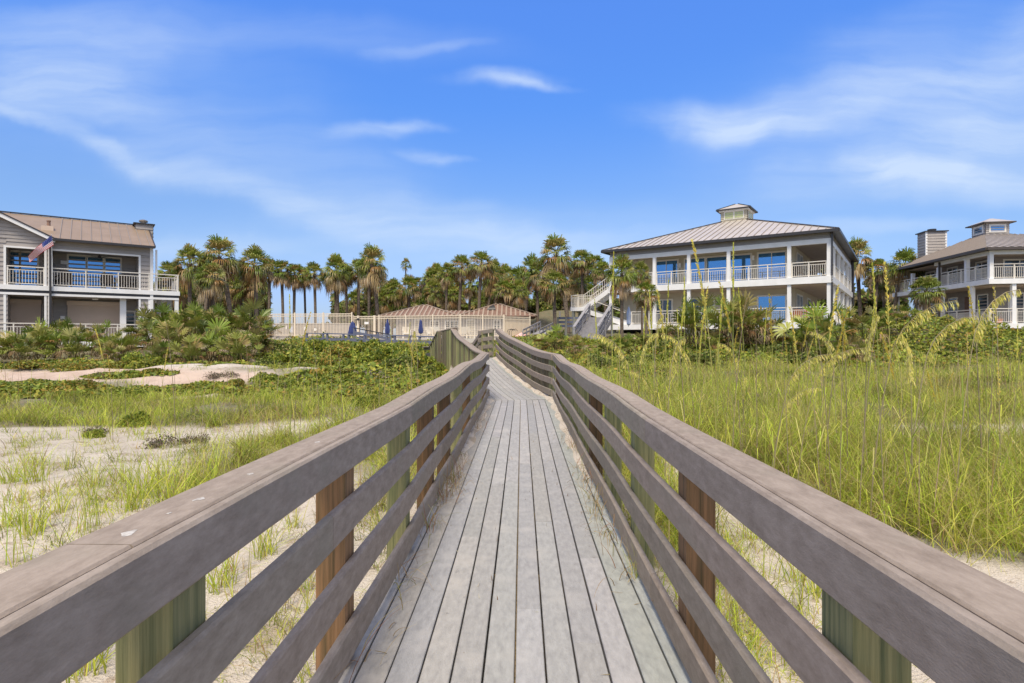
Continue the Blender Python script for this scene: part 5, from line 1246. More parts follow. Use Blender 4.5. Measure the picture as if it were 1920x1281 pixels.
TUFTS = [(0, 20, 905, .8, 'ragged yellow tuft cut by the left edge under the grass band'), (2, 50, 940, .9, 'flat brown tuft left of the two upright tufts'), (1, 108, 960, .8, 'small fresh tuft in the lower near sand'), (0, 250, 955, .9, 'bushy tuft between the upright tufts and the cap rail'), (2, 270, 975, .9, 'matted straw tuft touching the cap rail edge'), (1, 375, 890, .9, 'fresh green tuft at the inner edge of the grass patch'),
 (0, 395, 925, 1.1, 'big arching tuft in the grass patch close to the rail'), (2, 350, 915, 1.0, 'brown tuft in the grass patch near the rail'), (0, 690, 860, .9, 'tuft behind the left rail between green posts'), (0, 715, 1010, .6, 'grassy tuft under the lower left boards'), (2, 455, 1130, .9, 'straw tuft below the second left board'), (0, 1230, 900, .9, 'tuft behind the right rail past the brown post'), (1, 1410, 1010, .8, 'fresh tuft under the right fascia board'), (0, 1540, 1120, .8, 'arching tuft by the nearest right post'),
 (0, 1780, 985, 1.3, 'arching tuft spilling onto the sand above the right cap rail'), (2, 1690, 985, 1.2, 'brown straw tuft at the foot of the right grass'), (0, 1860, 1010, 1.1, 'loose green tuft on the right sand strip'), (2, 1600, 950, 1.1, 'straw tuft just over the right cap rail'), (1, 1905, 1030, .9, 'small tuft on the bare sand at the right edge'), (0, 62, 905, .9, 'yellow tuft of grass near the left edge below the grass band'), (2, 75, 868, 1.0, 'brown matted tuft on the upper near sand'), (0, 65, 1000, .8, 'green yellow tuft on the sand left of the cap rail'), (1, 180, 912, .9, 'upright green tuft in the middle of the near sand'), (1, 228, 905, .9, 'green tuft just right of the upright one'),
 (2, 205, 935, .9, 'dry flat tuft under the two upright tufts'), (3, 160, 1000, .8, 'thin dark stems rising from the sand near the cap rail'), (3, 182, 990, .8, 'taller thin stems beside the dark stems'), (2, 95, 925, .9, 'small brown tuft between the upper tufts'), (0, 25, 985, .7, 'tuft at the left picture edge above the rail'),
 (1, 130, 880, .7, 'short green tuft left of the middle sand'), (2, 140, 905, .8, 'flat straw tuft in the middle of the sand'), (3, 40, 1055, .8, 'thin stems close to the left end of the rail'), (0, 280, 930, 1.0, 'arching tuft where the grass patch meets the sand'), (1, 300, 900, 1.0, 'green tuft at the tip of the grass patch'), (0, 330, 950, 1.0, 'thick arching tuft behind the cap rail'),
 (0, 410, 1105, .8, 'brown green tuft seen under the left fascia board'), (2, 440, 1075, 1.0, 'dry tangle under the left fascia board'), (0, 500, 1040, .8, 'tangled tuft between the first two left posts'), (1, 545, 990, .8, 'green tuft behind the brown left post'), (3, 600, 1230, .7, 'thin stems between the left rail boards'), (0, 170, 1255, .9, 'orange straw tuft below the nearest left rail'),
 (1, 1490, 1090, .8, 'green tuft on the sand between right posts'), (0, 1460, 1030, .6, 'small tuft behind the right fascia board'), (3, 1500, 1150, .7, 'thin upright stems beside the right posts'), (2, 1440, 1160, .8, 'straw tangle under the right rail boards'), (2, 1400, 1090, .7, 'flat straw tuft behind the right rail boards'), (2, 1530, 1240, .8, 'straw tangle below the nearest right rail'),
 (0, 1720, 1000, 1.2, 'large arching tuft above the right cap rail'), (2, 1830, 1000, 1.0, 'reddish straw tuft on the sand at the right'), (1, 1890, 975, 1.1, 'bright tall tuft near the right picture edge'), (0, 1650, 960, 1.2, 'thick mixed tuft left of the large arching tuft')]
for a in TUFTS: tuft(*a)

# ---------------------------------------------------------------- sea oats
def oat_proto(seed, H, kind):
    """0 upright head, 1 nodding head, 2 drooping head, 3 bare stem"""
    global rng
    rng = np.random.default_rng(seed)
    t = thing('sea_oat', 'sea oat', 'sea oat'); mb = MB()
    bend = (.05, .14, .25, .08)[kind]; az = rng.uniform(0, 6.28); dx, dy = math.cos(az), math.sin(az)
    N_ = 14; pts = []; p = V3(0, 0, -.1); th = .02
    hl = (.42, .48, .55, .1)[kind]
    for k in range(N_ + 1):
        pts.append(p.copy()); s = k / N_
        th += bend * (.25 if s < .7 else (.7, 1.0, 3.6, .6)[kind]) / 3
        p = p + V3(dx * math.sin(th), dy * math.sin(th), math.cos(th)) * (H + .1) / N_
    sc_ = [(.34, .38, .09), (.44, .42, .12), (.40, .34, .2), (.40, .40, .12)][kind] if seed % 2 else (.36, .29, .2)
    mb.tube(pts, [.0062 - .0042 * k / N_ for k in range(N_ + 1)], 4, col=sc_)
    for k in range(6):      # narrow leaves on the lower stalk
        i = 1 + k; a = rng.uniform(0, 6.28); q = pts[i]; e = V3(math.cos(a), math.sin(a), 0); L_ = rng.uniform(.25, .6)
        c = pal(GR, 1)[0]; mid = q + e * L_ * .35 + V3(0, 0, L_ * .5); end = q + e * L_ * .9 + V3(0, 0, L_ * rng.uniform(.1, .6)); sd_ = V3(-e[1], e[0], 0) * .004
        mb.add([q - sd_, q + sd_, mid + sd_, mid - sd_], [(0, 1, 2, 3)], tuple(c)); mb.add([mid - sd_, mid + sd_, end], [(0, 1, 2)], tuple(c))
    mb.build('stalk', M['grass'], t, attr=True)
    if kind < 3:
        lb = LB(); gold = [[(.64, .60, .09), (.52, .56, .08), (.70, .64, .18)], [(.72, .60, .10), (.70, .52, .09), (.64, .60, .12)], [(.70, .62, .16), (.62, .58, .11), (.72, .64, .24)]][kind]
        P_ = np.array(pts); cum = np.linspace(0, H, N_ + 1)
        for k in range((190, 170, 150)[kind]):
            s = H - hl * rng.random() ** .9; i = min(N_ - 1, int(s / H * N_)); q = P_[i] + (P_[i + 1] - P_[i]) * (s / H * N_ - i); tg = nrm(P_[i + 1] - P_[i])
            out = nrm(V3(dx, dy, 0) * (.2, .9, 1.0)[kind] + rng.normal(0, .55, 3)); L_ = rng.uniform(.012, .046) * (.46, .68, 1.3)[kind] * (1 - .6 * (s - H + hl) / hl)
            q2 = q + out * L_ * (.45, .55, .7)[kind] + tg * L_ * (1.2, .9, .2)[kind] + V3(0, 0, -(.0, .25, .75)[kind] * L_)
            dd = nrm(q2 - q + tg * L_ * (.8, .5, 0)[kind] + V3(0, 0, -(.0, .3, 1.3)[kind] * L_)); sd_ = nrm(np.cross(dd, rng.normal(0, 1, 3))); c = pal(gold, 1)[0]
            lb.strip([q, q2], sd_, [.0012, .0012], c); lb.strip([q2, q2 + dd * (.010, .011, .014)[kind], q2 + dd * (.022, .024, .031)[kind]], sd_, [.0010, (.0036, .0038, .0038)[kind], .0006], c)
        lb.build('seed_head', M['grass'], t)
    return t
OP = {0: [oat_proto(801, 1.9, 0), oat_proto(803, 1.9, 0), oat_proto(805, 1.9, 0)], 1: [oat_proto(811, 1.9, 1), oat_proto(812, 1.9, 1)], 2: [oat_proto(821, 1.8, 2), oat_proto(823, 1.8, 2), oat_proto(825, 1.8, 2)], 3: [oat_proto(832, 1.9, 3), oat_proto(834, 1.9, 3)]}
def oat(k, px, py, D, lab, group, rz=None):
    c = at(px, py, D); gz = ground_z(c.x, c.y); h = c.z - gz; base = (1.9, 1.85, 1.68, 1.88)[k]; s = h / base
    o = place(OP[k][rnd.randrange(len(OP[k]))], (c.x, c.y, gz), rnd.uniform(0, 6.28) if rz is None else rz, (max(.75, min(1.3, s)) * .95,) * 2 + (s,), lab, group)
    return o
OATS = [(1, 1348, 452, 6.2, 'tallest golden sea oat rising before the main house roof'), (0, 1374, 455, 7.0, 'thin sea oat reaching the beam right of the tallest golden one'), (0, 1145, 478, 7.6, 'lone upright sea oat crossing the crown of the leaning palm'), (2, 1205, 596, 7.0, 'drooping sea oat arched left of the short palm'), (2, 1190, 600, 8.0, 'feathery drooping sea oat by the porch stair post'),
 (0, 1126, 562, 8.4, 'narrow sea oat before the gray timber stair'), (0, 1229, 544, 8.0, 'slim upright sea oat at the left of the porch row'), (0, 1244, 529, 7.8, 'second slim sea oat of the porch row'), (1, 1259, 547, 7.6, 'golden thick sea oat of the porch row'), (0, 1267, 549, 8.4, 'greenish sea oat behind the golden thick one'), (0, 1283, 520, 7.5, 'tall greenish sea oat left of the dark window'),
 (0, 1277, 582, 8.6, 'short sea oat below the tall greenish one'), (1, 1305, 541, 8.2, 'orange tipped sea oat before the dark window'), (0, 1301, 596, 7.6, 'slanting sea oat under the orange tipped one'), (0, 1340, 538, 7.0, 'thick green golden sea oat left of the brown palmetto'), (1, 1392, 536, 7.2, 'sea oat before the brown palmetto, orange lower head'), (0, 1405, 541, 7.6, 'thin sea oat right of the brown palmetto top'), (1, 1358, 620, 7.4, 'short yellow sea oat low before the brown palmetto'),
 (2, 1400, 620, 8.0, 'small drooping sea oat right of the short yellow one'), (1, 1453, 562, 7.0, 'slanting yellow sea oat before the lower glass door'), (1, 1507, 580, 6.6, 'golden sea oat in front of the terracotta chairs'), (1, 1537, 540, 6.4, 'bright golden sea oat before the main corner column'), (1, 1546, 585, 6.8, 'dense orange gold sea oat under the bright golden one'), (2, 1492, 622, 6.2, 'comb like drooping sea oat left of wide fan palmetto'),
 (1, 1590, 588, 6.8, 'yellow sea oat at the dark corner post of the main house'), (2, 1630, 530, 5.6, 'large drooping straw sea oat between the two right houses'), (0, 1656, 496, 5.8, 'very tall green sea oat between the two right houses'), (1, 1675, 494, 6.0, 'very tall golden sea oat beside the green one'), (2, 1618, 560, 6.4, 'feathery pale sea oat low between the right houses'), (2, 1790, 496, 5.6, 'golden drooping plume before the right edge house upper rail'), (2, 1700, 555, 6.0, 'bent straw sea oat left of small palm'),
 (0, 1857, 565, 6.8, 'thin brownish sea oat before the right edge house columns'), (1, 1876, 540, 7.0, 'pale sea oat before the dark porch of right edge house'), (1, 1841, 545, 7.2, 'faint sea oat left of the pale one at right edge house'), (0, 1903, 612, 6.4, 'yellow sea oat near the right picture edge'), (0, 1730, 668, 7.5, 'short bright sea oat over the grass before the mound'), (0, 1742, 690, 7.0, 'short yellow sea oat right of the bright one'), (0, 1640, 680, 7.6, 'short gold sea oat left in front of the mound'),
 (0, 1636, 628, 8.0, 'small sea oat before the vine mound left side'), (2, 1440, 700, 6.0, 'low drooping sea oat in the middle of the right grass'), (3, 1420, 640, 6.2, 'bare dark stem in the right grass'), (3, 1575, 630, 5.8, 'gray bare stem before the wide fan palmetto'), (3, 1560, 610, 6.0, 'thin gray stem right of the dense orange sea oat'), (3, 1610, 600, 5.6, 'brown bare stem before the right fan palmetto'), (3, 1370, 560, 6.8, 'brown bare stem crossing the brown palmetto'), (3, 1290, 590, 6.4, 'pale bare stem among the porch row'),
 (3, 1480, 680, 5.8, 'leaning bare stem in the right grass'), (3, 1660, 660, 5.2, 'orange bare stem near the tall sea oats'), (3, 1300, 700, 5.6, 'dark bare stem close above the right rail'), (3, 1540, 640, 5.6, 'straight gray stem left of the brown bare stem'), (0, 1150, 640, 9.0, 'short green sea oat beside the boardwalk rail'), (0, 1172, 615, 9.5, 'upright green sea oat under the leaning palm'), (0, 1135, 640, 10, 'small green sea oat nearest the boardwalk bend'),
 (0, 545, 553, 9.0, 'tall yellow sea oat before the left pool fence'), (1, 550, 590, 9.4, 'thick yellow sea oat leaning right before the left pool fence'), (3, 600, 618, 9.6, 'thin pale stem before the side railing'), (2, 770, 600, 10.5, 'big drooping sea oat before the tall leafy shrub'), (2, 785, 602, 11.0, 'second drooping sea oat beside the big one'), (0, 760, 606, 11, 'upright sea oat left of the drooping pair'), (0, 742, 618, 11.5, 'short upright sea oat over the broad shrub'), (1, 790, 640, 10.2, 'golden low sea oat by the boardwalk'), (2, 775, 668, 9.5, 'low straw sea oat hanging by the dark shrub'),
 (0, 522, 662, 10.5, 'short yellow sea oat right of the palmetto bank'), (1, 622, 655, 11, 'small sea oat before the orange flecked shrub'), (0, 725, 672, 10, 'small yellow sea oat under the broad shrub'), (1, 207, 622, 10.2, 'yellow sea oat before the palmettos of left house'), (1, 212, 668, 9.8, 'short bent sea oat above the sand bank'), (3, 330, 600, 10, 'thin bare stem before the palmetto bank'), (3, 470, 640, 9.6, 'bare stem right of the palmetto bank'), (3, 645, 660, 8.4, 'dark bare stem over the small sand patch'), (3, 560, 690, 8.6, 'leaning bare stem over the left grass'), (1, 300, 655, 10.4, 'pale drooping sea oat before the green viny shrub')]
for k_ in range(34):
    px = rnd.uniform(1170, 1720); OATS.append((rnd.choice((0, 0, 1, 3, 3, 2)), px, rnd.uniform(560, 690), rnd.uniform(5.6, 11.5), 'slender sea oat among thick right hand grass, head lower than the porch rails'))
for k_ in range(14):
    px = rnd.uniform(1720, 1915); OATS.append((rnd.choice((0, 1, 3)), px, rnd.uniform(610, 720), rnd.uniform(6, 10), 'slender sea oat in the grass before the vine covered mound'))
for k, px, py, D, lab in OATS: oat(k, px, py, D, lab, 'sea oats on the right dune' if px > 1000 else 'sea oats on the left dune')

# dry straw caught on the deck edges
def straw():
    global rng
    rng = np.random.default_rng(900); VV, QQ, CC = [], [], []; off = 0
    for s0, o, n, sp in ((5.4 + 3, -.70, 70, .16), (6.0 + 3, -.68, 60, .2), (4.6 + 3, -.72, 40, .15), (3.5 + 3, -.74, 16, .15), (2.9 + 3, -.74, 12, .2), (7.0 + 3, -.72, 40, .3), (5.2 + 3, .70, 60, .25), (6.2 + 3, .70, 50, .3), (4.4 + 3, .70, 30, .2), (3.6 + 3, .70, 14, .15), (8.0 + 3, .70, 40, .4), (9.5 + 3, -.72, 40, .5), (2.3 + 3, -.76, 8, .1)):
        S = s0 + rng.normal(0, sp, n); P = []
        for s in S:
            c, m_ = path_at(float(s)); p = c + m_ * float(o + rng.normal(0, .05)); P.append((p.x, p.y, c.z + rng.uniform(.0, .05)))
        V, Q, c = blades(np.array(P), rng.uniform(.15, .42, n), np.full(n, .0022), .75, 2.1, 7, pal([(.40, .30, .16), (.33, .22, .10), (.45, .36, .2), (.24, .24, .07), (.28, .14, .07)], n)); VV.append(V); QQ.append(Q + off); CC.append(c); off += len(V)
    n = 170; S = rng.uniform(3.6, 16, n); P = []
    for s in S:
        c, m_ = path_at(float(s)); p = c + m_ * float(rng.uniform(-.7, .7)); P.append((p.x, p.y, c.z + .003))
    V, Q, c = blades(np.array(P), rng.uniform(.01, .05, n), np.full(n, .003), 1.52, .05, 2, pal([(.6, .55, .45), (.25, .17, .1), (.4, .3, .18)], n)); VV.append(V); QQ.append(Q + off); CC.append(c); off += len(V)
    tag(np_obj('straw', np.concatenate(VV), np.concatenate(QQ), M['grass'], np.concatenate(CC)), kind='stuff')
straw()
TG = TP[1].copy(); COL.objects.link(TG)
_c, _m = path_at(3.72 + 3); _p = _c + _m * .76; TG.location = (_p.x, _p.y, _c.z - .03); TG.scale = (.5, .5, .75); TG["label"] = 'green tuft growing through the edge of deck by right rail'; TG["group"] = 'grass tufts on the deck'

for _ps in list(PP.values()) + [[PS], PM, TR] + list(BP.values()) + list(OP.values()):
    for _p in _ps:
        if _p.name not in used:
            for _c in list(_p.children): bpy.data.objects.remove(_c)
            bpy.data.objects.remove(_p)
# the dense understorey of the grove reads as one dark mass
def understorey():
    global rng
    rng = np.random.default_rng(950); P = []
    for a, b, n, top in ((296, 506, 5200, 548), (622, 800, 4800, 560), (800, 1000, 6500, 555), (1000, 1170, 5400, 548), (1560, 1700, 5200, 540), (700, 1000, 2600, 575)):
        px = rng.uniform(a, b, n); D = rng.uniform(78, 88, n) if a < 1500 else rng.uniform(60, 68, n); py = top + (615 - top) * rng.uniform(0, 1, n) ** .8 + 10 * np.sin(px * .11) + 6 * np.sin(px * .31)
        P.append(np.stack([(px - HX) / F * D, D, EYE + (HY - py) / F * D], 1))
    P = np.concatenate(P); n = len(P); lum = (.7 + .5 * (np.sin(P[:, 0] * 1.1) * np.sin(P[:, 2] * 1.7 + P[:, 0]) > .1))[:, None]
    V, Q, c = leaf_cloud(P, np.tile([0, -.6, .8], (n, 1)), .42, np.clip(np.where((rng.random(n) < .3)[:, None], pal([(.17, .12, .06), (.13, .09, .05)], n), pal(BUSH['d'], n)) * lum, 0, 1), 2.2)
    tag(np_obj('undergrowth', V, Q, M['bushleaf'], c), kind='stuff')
understorey()
# dry stems and bits of wrack lying on the bare sand
def litter():
    global rng
    rng = np.random.default_rng(960); n = 9500; x = rng.uniform(-14, 8, n); y = rng.uniform(.8, 22, n); d, h, g, pk = zones_at(x, y, height(x, y))
    cl = np.sin(x * 1.9 + 1.4 * np.sin(y * 2.3)) * np.sin(y * 1.7 + x * .6) + rng.normal(0, .35, n)
    k = (g < .3) & (np.abs(x - .0169 * y) > 1.0) & (cl > .25); x, y = x[k], y[k]; n = len(x); P = np.stack([x, y, height(x, y) + .006], 1)
    V, Q, c = blades(P, rng.uniform(.06, .34, n), np.full(n, .0024), .05, .25, 4, pal([(.36, .25, .14), (.28, .18, .09), (.42, .32, .2), (.2, .14, .08), (.40, .36, .16)], n))
    V = V.reshape(n, -1, 3); o = P[:, None, :]; r = V - o; ang = rng.uniform(1.25, 1.5, n)[:, None]; az = rng.uniform(0, 6.28, n)[:, None]
    L_ = np.linalg.norm(r, axis=2); V = o + np.stack([L_ * np.cos(az) * 1.0 + r[..., 0] * .6, L_ * np.sin(az) + r[..., 1] * .6, .012 * np.sin(L_ * 9) + .004 + r[..., 2] * .06], -1)
    V[..., 2] = np.maximum(V[..., 2], height(V[..., 0], V[..., 1]) + .004)
    tag(np_obj('litter', V.reshape(-1, 3), Q, M['grass'], c), kind='stuff')
litter()
# ---------------------------------------------------------------- pool terrace behind the dunes
def pool_area():
    # raised terrace
    mb = MB(); mb.box((-21.5, 43.0, .2), (2.0, 56, 1.48)); 
    o = mb.build('pool_deck', M['concrete']); tag(o, kind='structure')
    # pickets
    def run(parent, pts, top, bot, pan='fence_panel', solid=False):
        for (x0, y0), (x1, y1) in zip(pts, pts[1:]):
            L_ = math.hypot(x1 - x0, y1 - y0); ux, uy = (x1 - x0) / L_, (y1 - y0) / L_; n = max(1, round(L_ / 2.1))
            for k in range(n):
                a, b = L_ * k / n, L_ * (k + 1) / n; m_ = MB(); P = lambda t, z: (x0 + ux * t, y0 + uy * t, z)
                for z in (top - .05, top - .22, bot + .12): m_.bar(P(a, z), P(b, z), .045, .05)
                t = a + .12
                while t < b - .05: m_.bar(P(t, bot + .1), P(t, top), .03, .03, up=(1, 0, 0)); t += .125
                m_.build(pan, M['fence'], parent)
                q = MB(); q.bar(P(a + .01, bot - .05), P(a + .01, top + .08), .09, .09, up=(1, 0, 0)); q.build('fence_post', M['fence'], parent)
            q = MB(); q.bar(P(L_ - .02, bot - .05), P(L_ - .02, top + .08), .09, .09, up=(1, 0, 0)); q.build('fence_post', M['fence'], parent)
    f1 = thing('pool_fence', 'higher cream picket fence standing before the low gray wall, left part', 'fence', (0, 0, 0))
    X = lambda px, D: ((px - HX) / F * D, D)
    run(f1, [X(500, 46.5), X(660, 45.6)], 3.50, 1.62)
    f2 = thing('pool_fence', 'long cream picket fence before the pool house with gate and solid right end', 'fence', (0, 0, 0))
    run(f2, [X(662, 45.8), X(863, 43.6), X(945, 44.8)], 3.28, 1.58)
    run(f2, [X(945, 44.8), X(994, 46.2)], 3.22, 1.6)
    a, b = X(946, 44.86), X(993, 46.24)
    m_ = MB(); m_.bar((a[0], a[1] + .06, 2.3), (b[0], b[1] + .06, 2.3), .03, 1.40); m_.build('solid_panel', M['fence'], f2)
    g = MB(); a, b = X(672, 45.6), X(676, 45.55); g.bar((a[0], a[1] - .1, 1.55), (a[0], a[1] - .1, 3.3), .16, .16, up=(1, 0, 0)); g.build('gate_post', M['fence'], f2)
    a = X(703, 45.2); g = MB(); g.bar((a[0], a[1] - .1, 1.55), (a[0], a[1] - .1, 3.3), .2, .16, up=(1, 0, 0)); g.build('gate_post', M['fence'], f2)
    s = MB(); a, b = X(684, 45.4), X(691.5, 45.3); s.bar((a[0], a[1] - .06, 2.70), (b[0], b[1] - .06, 2.70), .02, .18); s.build('sign_plate', M['sign'], f2)
    s = MB(); a = X(673, 45.5); s.lathe([(.07, 0), (.11, .06), (.11, .14), (.05, .2)], (a[0], a[1] - .22, 2.9)); s.build('gate_lock', M['dark'], f2)
    # low gray wall behind the left fence with small fittings
    w = thing('pool_wall', 'low gray wall with round white clock behind the left pool fence', 'wall', (0, 0, 0))
    a, b = X(512, 48), X(662, 47.2); m_ = MB(); m_.bar((a[0], a[1], 2.05), (b[0], b[1], 2.05), .2, 1.28); m_.build('wall', M['siding_gray'], w)
    m_ = MB(); m_.bar((a[0], a[1], 2.71), (b[0], b[1], 2.71), .28, .05); m_.build('coping', M['concrete'], w)
    def disc(px, py, D, r, mt, name, par, dz=.0):
        c = at(px, py, D); m_ = MB(); n = 18
        vs = [(c.x + r * math.cos(k * 2 * math.pi / n), c.y + dy_, c.z + r * math.sin(k * 2 * math.pi / n)) for dy_ in (0, .05) for k in range(n)]
        m_.add(vs, [tuple(range(n)), tuple(range(2 * n - 1, n - 1, -1))] + [(k, k + n, (k + 1) % n + n, (k + 1) % n) for k in range(n)]); return m_.build(name, mt, par)
    disc(590.5, 618, 47.3, .155, M['dark'], 'clock_rim', w); disc(590.5, 618, 47.24, .125, M['sign'], 'clock_face', w)
    for px, py, wd, hd, mt in ((572, 616, .16, .28, 'sign'), (545.5, 618, .26, .5, 'bluecloth'), (537, 614, .1, .3, 'sign'), (513, 612, .3, .26, 'bluecloth'), (599, 616, .06, .12, 'sign')):
        c = at(px, py, 47.3); s = MB(); s.box((c.x - wd / 2, c.y, c.z - hd / 2), (c.x + wd / 2, c.y + .05, c.z + hd / 2)); s.build('wall_sign', M[mt], w)
    # pool house: two pyramid pavilions joined by a lower ridge
    ph = thing('pool_house', 'low gray pool house with two rust striped hipped roofs', 'pool house', (0, 0, 0))
    D0 = 51.5; x0, x1 = X(742, D0)[0], X(992, D0)[0]; zw, ze = 1.4, 3.42; dep = 6.4
    m_ = MB(); lap_wall(m_, 'x', D0, x0, x1, zw, ze, -1, .2); m_.box((x0, D0 + .01, zw), (x1, D0 + dep, ze)); m_.build('wall', M['siding_gray'], ph)
    rf, rb = MB(), MB(); O = .5
    def hip(cx, cy, hx, hy, z, h):
        cs = [(cx - hx, cy - hy, z), (cx + hx, cy - hy, z), (cx + hx, cy + hy, z), (cx - hx, cy + hy, z)]
        tp = [(cx - .15, cy - .15, h), (cx + .15, cy - .15, h), (cx + .15, cy + .15, h), (cx - .15, cy + .15, h)]
        for i in range(4): seamed(rf, rb, [cs[i], cs[(i + 1) % 4], tp[(i + 1) % 4], tp[i]], .42, rw=.15, rh=.05)
        for i in range(4): rb.bar(Vector(cs[i]) + Vector((0, 0, .05)), Vector(tp[i]) + Vector((0, 0, .06)), .2, .06)
    c1, c2 = X(797, D0 + 3)[0], X(934, D0 + 3)[0]
    hip(c1, D0 + 3.0, 3.6, 3.6, ze + .05, 4.62); hip(c2, D0 + 3.0, 3.6, 3.6, ze + .06, 4.72)
    seamed(rf, rb, [(c1 - 1, D0 - .4, ze + .12), (c2 + 1, D0 - .4, ze + .12), (c2 + .5, D0 + 3, 4.12), (c1 - .5, D0 + 3, 4.12)], .42, rw=.15, rh=.05)
    r_ = rf.build('roof', M['roof_rust'], ph); rb.build('roof_ribs', M['seam_pale'], r_)
    vt = MB(); c = Vector((c2 - .5, D0 + 1.4, 4.22)); vt.add([c + Vector((-.5, -.5, -.1)), c + Vector((.3, -.4, -.08)), c + Vector((.1, .5, .45)), c + Vector((-.35, .4, .12)), c + Vector((-.4, -.4, .06)), c + Vector((.3, -.3, .1))], [(0, 1, 5, 4), (4, 5, 2, 3), (0, 4, 3), (1, 2, 5)]); vt.build('roof_vent', M['dark'], r_)
    for pa, pb, za, zb, n, nm in ((876, 889, 1.5, 3.1, 1, 'door'), (926, 937, 2.3, 3.1, 2, 'window'), (778, 788, 1.5, 3.1, 1, 'door'), (808, 822, 1.9, 3.0, 2, 'window'), (845, 858, 1.9, 3.0, 2, 'window'), (836, 842, 1.9, 3.0, 1, 'window')):
        window(ph, 'x', D0, -1, X(pa, D0)[0], X(pb, D0)[0], za, zb, n, name=nm, glass=M['siding_tan'] if nm == 'door' else M['glass_dark'], rows=2 if nm == 'window' else 1)
    pn = MB(); pn.box((X(748, D0)[0], D0 - .12, 1.5), (X(768, D0)[0], D0 - .03, 2.9)); pn.build('panel', M['siding_dark'], ph)
    # folded parasols
    for px, py0, py1, D, lab in ((661, 603, 631, 43.5, 'folded navy parasol beside the sloping blue rail'), (726.5, 599, 627, 43.2, 'folded navy parasol in front of the pool fence gate end'), (789, 599, 626, 43.0, 'folded navy parasol before the left pool house door')):
        c = at(px, py1, D); h = (py1 - py0) / F * D; u = thing('parasol', lab, 'parasol', (c.x, c.y, 1.5), 0, 'folded navy parasols'); zz = c.z - 1.5
        k = MB(); k.tube([(0, 0, 0), (0, 0, zz + h + .05)], [.03, .025], 6); k.build('pole', M['dark'], u)
        k = MB(); wdt = .30 if px < 700 else .17; n = 12; prof = [(.35, .0), (.9, .06), (1.0, .25), (.75, .6), (.45, .88), (.12, 1.0)]
        vs = []; 
        for r, z in prof:
            for j in range(n): a = 2 * math.pi * j / n; q = r * wdt * (1 + .16 * (1 if j % 2 else -1)); vs.append((q * math.cos(a), q * math.sin(a), zz + h * z))
        k.add(vs, [(i * n + j, i * n + (j + 1) % n, (i + 1) * n + (j + 1) % n, (i + 1) * n + j) for i in range(len(prof) - 1) for j in range(n)]); k.build('canopy', M['navy'], u)
    # white pool chairs
    for px, D, lab, rz in ((762, 44.6, 'white pool chair left of the second parasol', .3), (822, 44.4, 'white pool chair with arms by the fence post', 2.8), (868, 45.4, 'white pool chair behind the fence corner', 3.3), (880, 45.8, 'white pool chair right of the fence corner', 2.6), (806, 44.5, 'white pool chair between the parasol and the fence post', .4)):
        x, y = X(px, D); chair('pool_chair', lab, (x, y, 1.48), rz, M['rail_white'], 'white chairs on the pool deck')
    x, y = X(908, 45.9); tb = thing('side_table', 'tan slatted side table by the pool house door', 'table', (x, y, 1.48))
    k = MB()
    for j in range(7): k.box((-.42 + j * .12, -.3, .62), (-.33 + j * .12, .3, .66))
    k.build('tabletop', M['shutter'], tb)
    for sx in (-1, 1):
        for sy in (-1, 1): k = MB(); k.bar((sx * .38, sy * .25, 0), (sx * .38, sy * .25, .62), .05, .05, up=(1, 0, 0)); k.build('leg', M['shutter'], tb)
    x, y = X(978, 45.2); tw = thing('beach_towel', 'pink towel heaped at the foot of the solid fence panel', 'towel', (x, y, 1.5))
    k = MB(); n = 14
    vs = [(.62 * math.cos(a) * r_, .2 * math.sin(a) * r_, (.34 + .1 * math.sin(3 * a + r_ * 5)) * (1 - r_ ** 2) + .02) for r_ in (.05, .4, .7, 1.0) for a in [2 * math.pi * j / n for j in range(n)]]
    k.add(vs, [(i * n + j, i * n + (j + 1) % n, (i + 1) * n + (j + 1) % n, (i + 1) * n + j) for i in range(3) for j in range(n)]); k.build('cloth', M['pink'], tw, smooth=True)
    k = MB(); k.box((-.6, -.16, 0), (.5, .16, .05)); k.build('board', M['fwhite'], tw)
    x, y = X(958, 44.7); cv = thing('bicycle_rack', 'dark curved metal rack before the solid fence panel', 'rack', (x, y, 1.5))
    for j in range(3):
        k = MB(); k.tube([(j * .16 - .3, 0, 0), (j * .16 - .3, 0, .5), (j * .16 - .2, 0, .66), (j * .16 + .05, 0, .72), (j * .16 + .2, 0, .55)], .02, 6); k.build('hoop', M['dark'], cv)
    # side walkway with blue gray rails
    sw = thing('side_walkway', 'blue gray railed side walkway below the pool terrace', 'walkway', (0, 0, 0))
    A, B = at(575, 650, 35.5), at(835, 662, 31.0); A.z = .80; B.z = .55
    d = (B - A); Ln = d.length; u = d / Ln; nr = Vector((-u.y, u.x, 0)).normalized()
    k = MB(); k.bar(A + nr * .7, B + nr * .7, 1.5, .06); k.build('deck', M['graywood'], sw)
    for off in (0, 1.4):
        for z, hh in ((1.02, .10), (.68, .14), (.36, .14)):
            k = MB(); k.bar(A + nr * off + Vector((0, 0, z)), B + nr * off + Vector((0, 0, z)), .16 if z > 1 else .045, .05 if z > 1 else hh); k.build('rail_board', M['bluegray'], sw)
        n = 6
        for j in range(n + 1):
            p = A.lerp(B, j / n) + nr * off; k = MB(); k.bar((p.x, p.y, .0), (p.x, p.y, p.z + 1.0), .12, .12, up=(1, 0, 0)); k.build('post', M['bluegray'], sw)
    rp = thing('ramp_rail', 'sloping blue gray timber rail descending from the folded parasol', 'railing', (0, 0, 0))
    A, B = at(664, 615, 42.5), at(732, 628, 41.5)
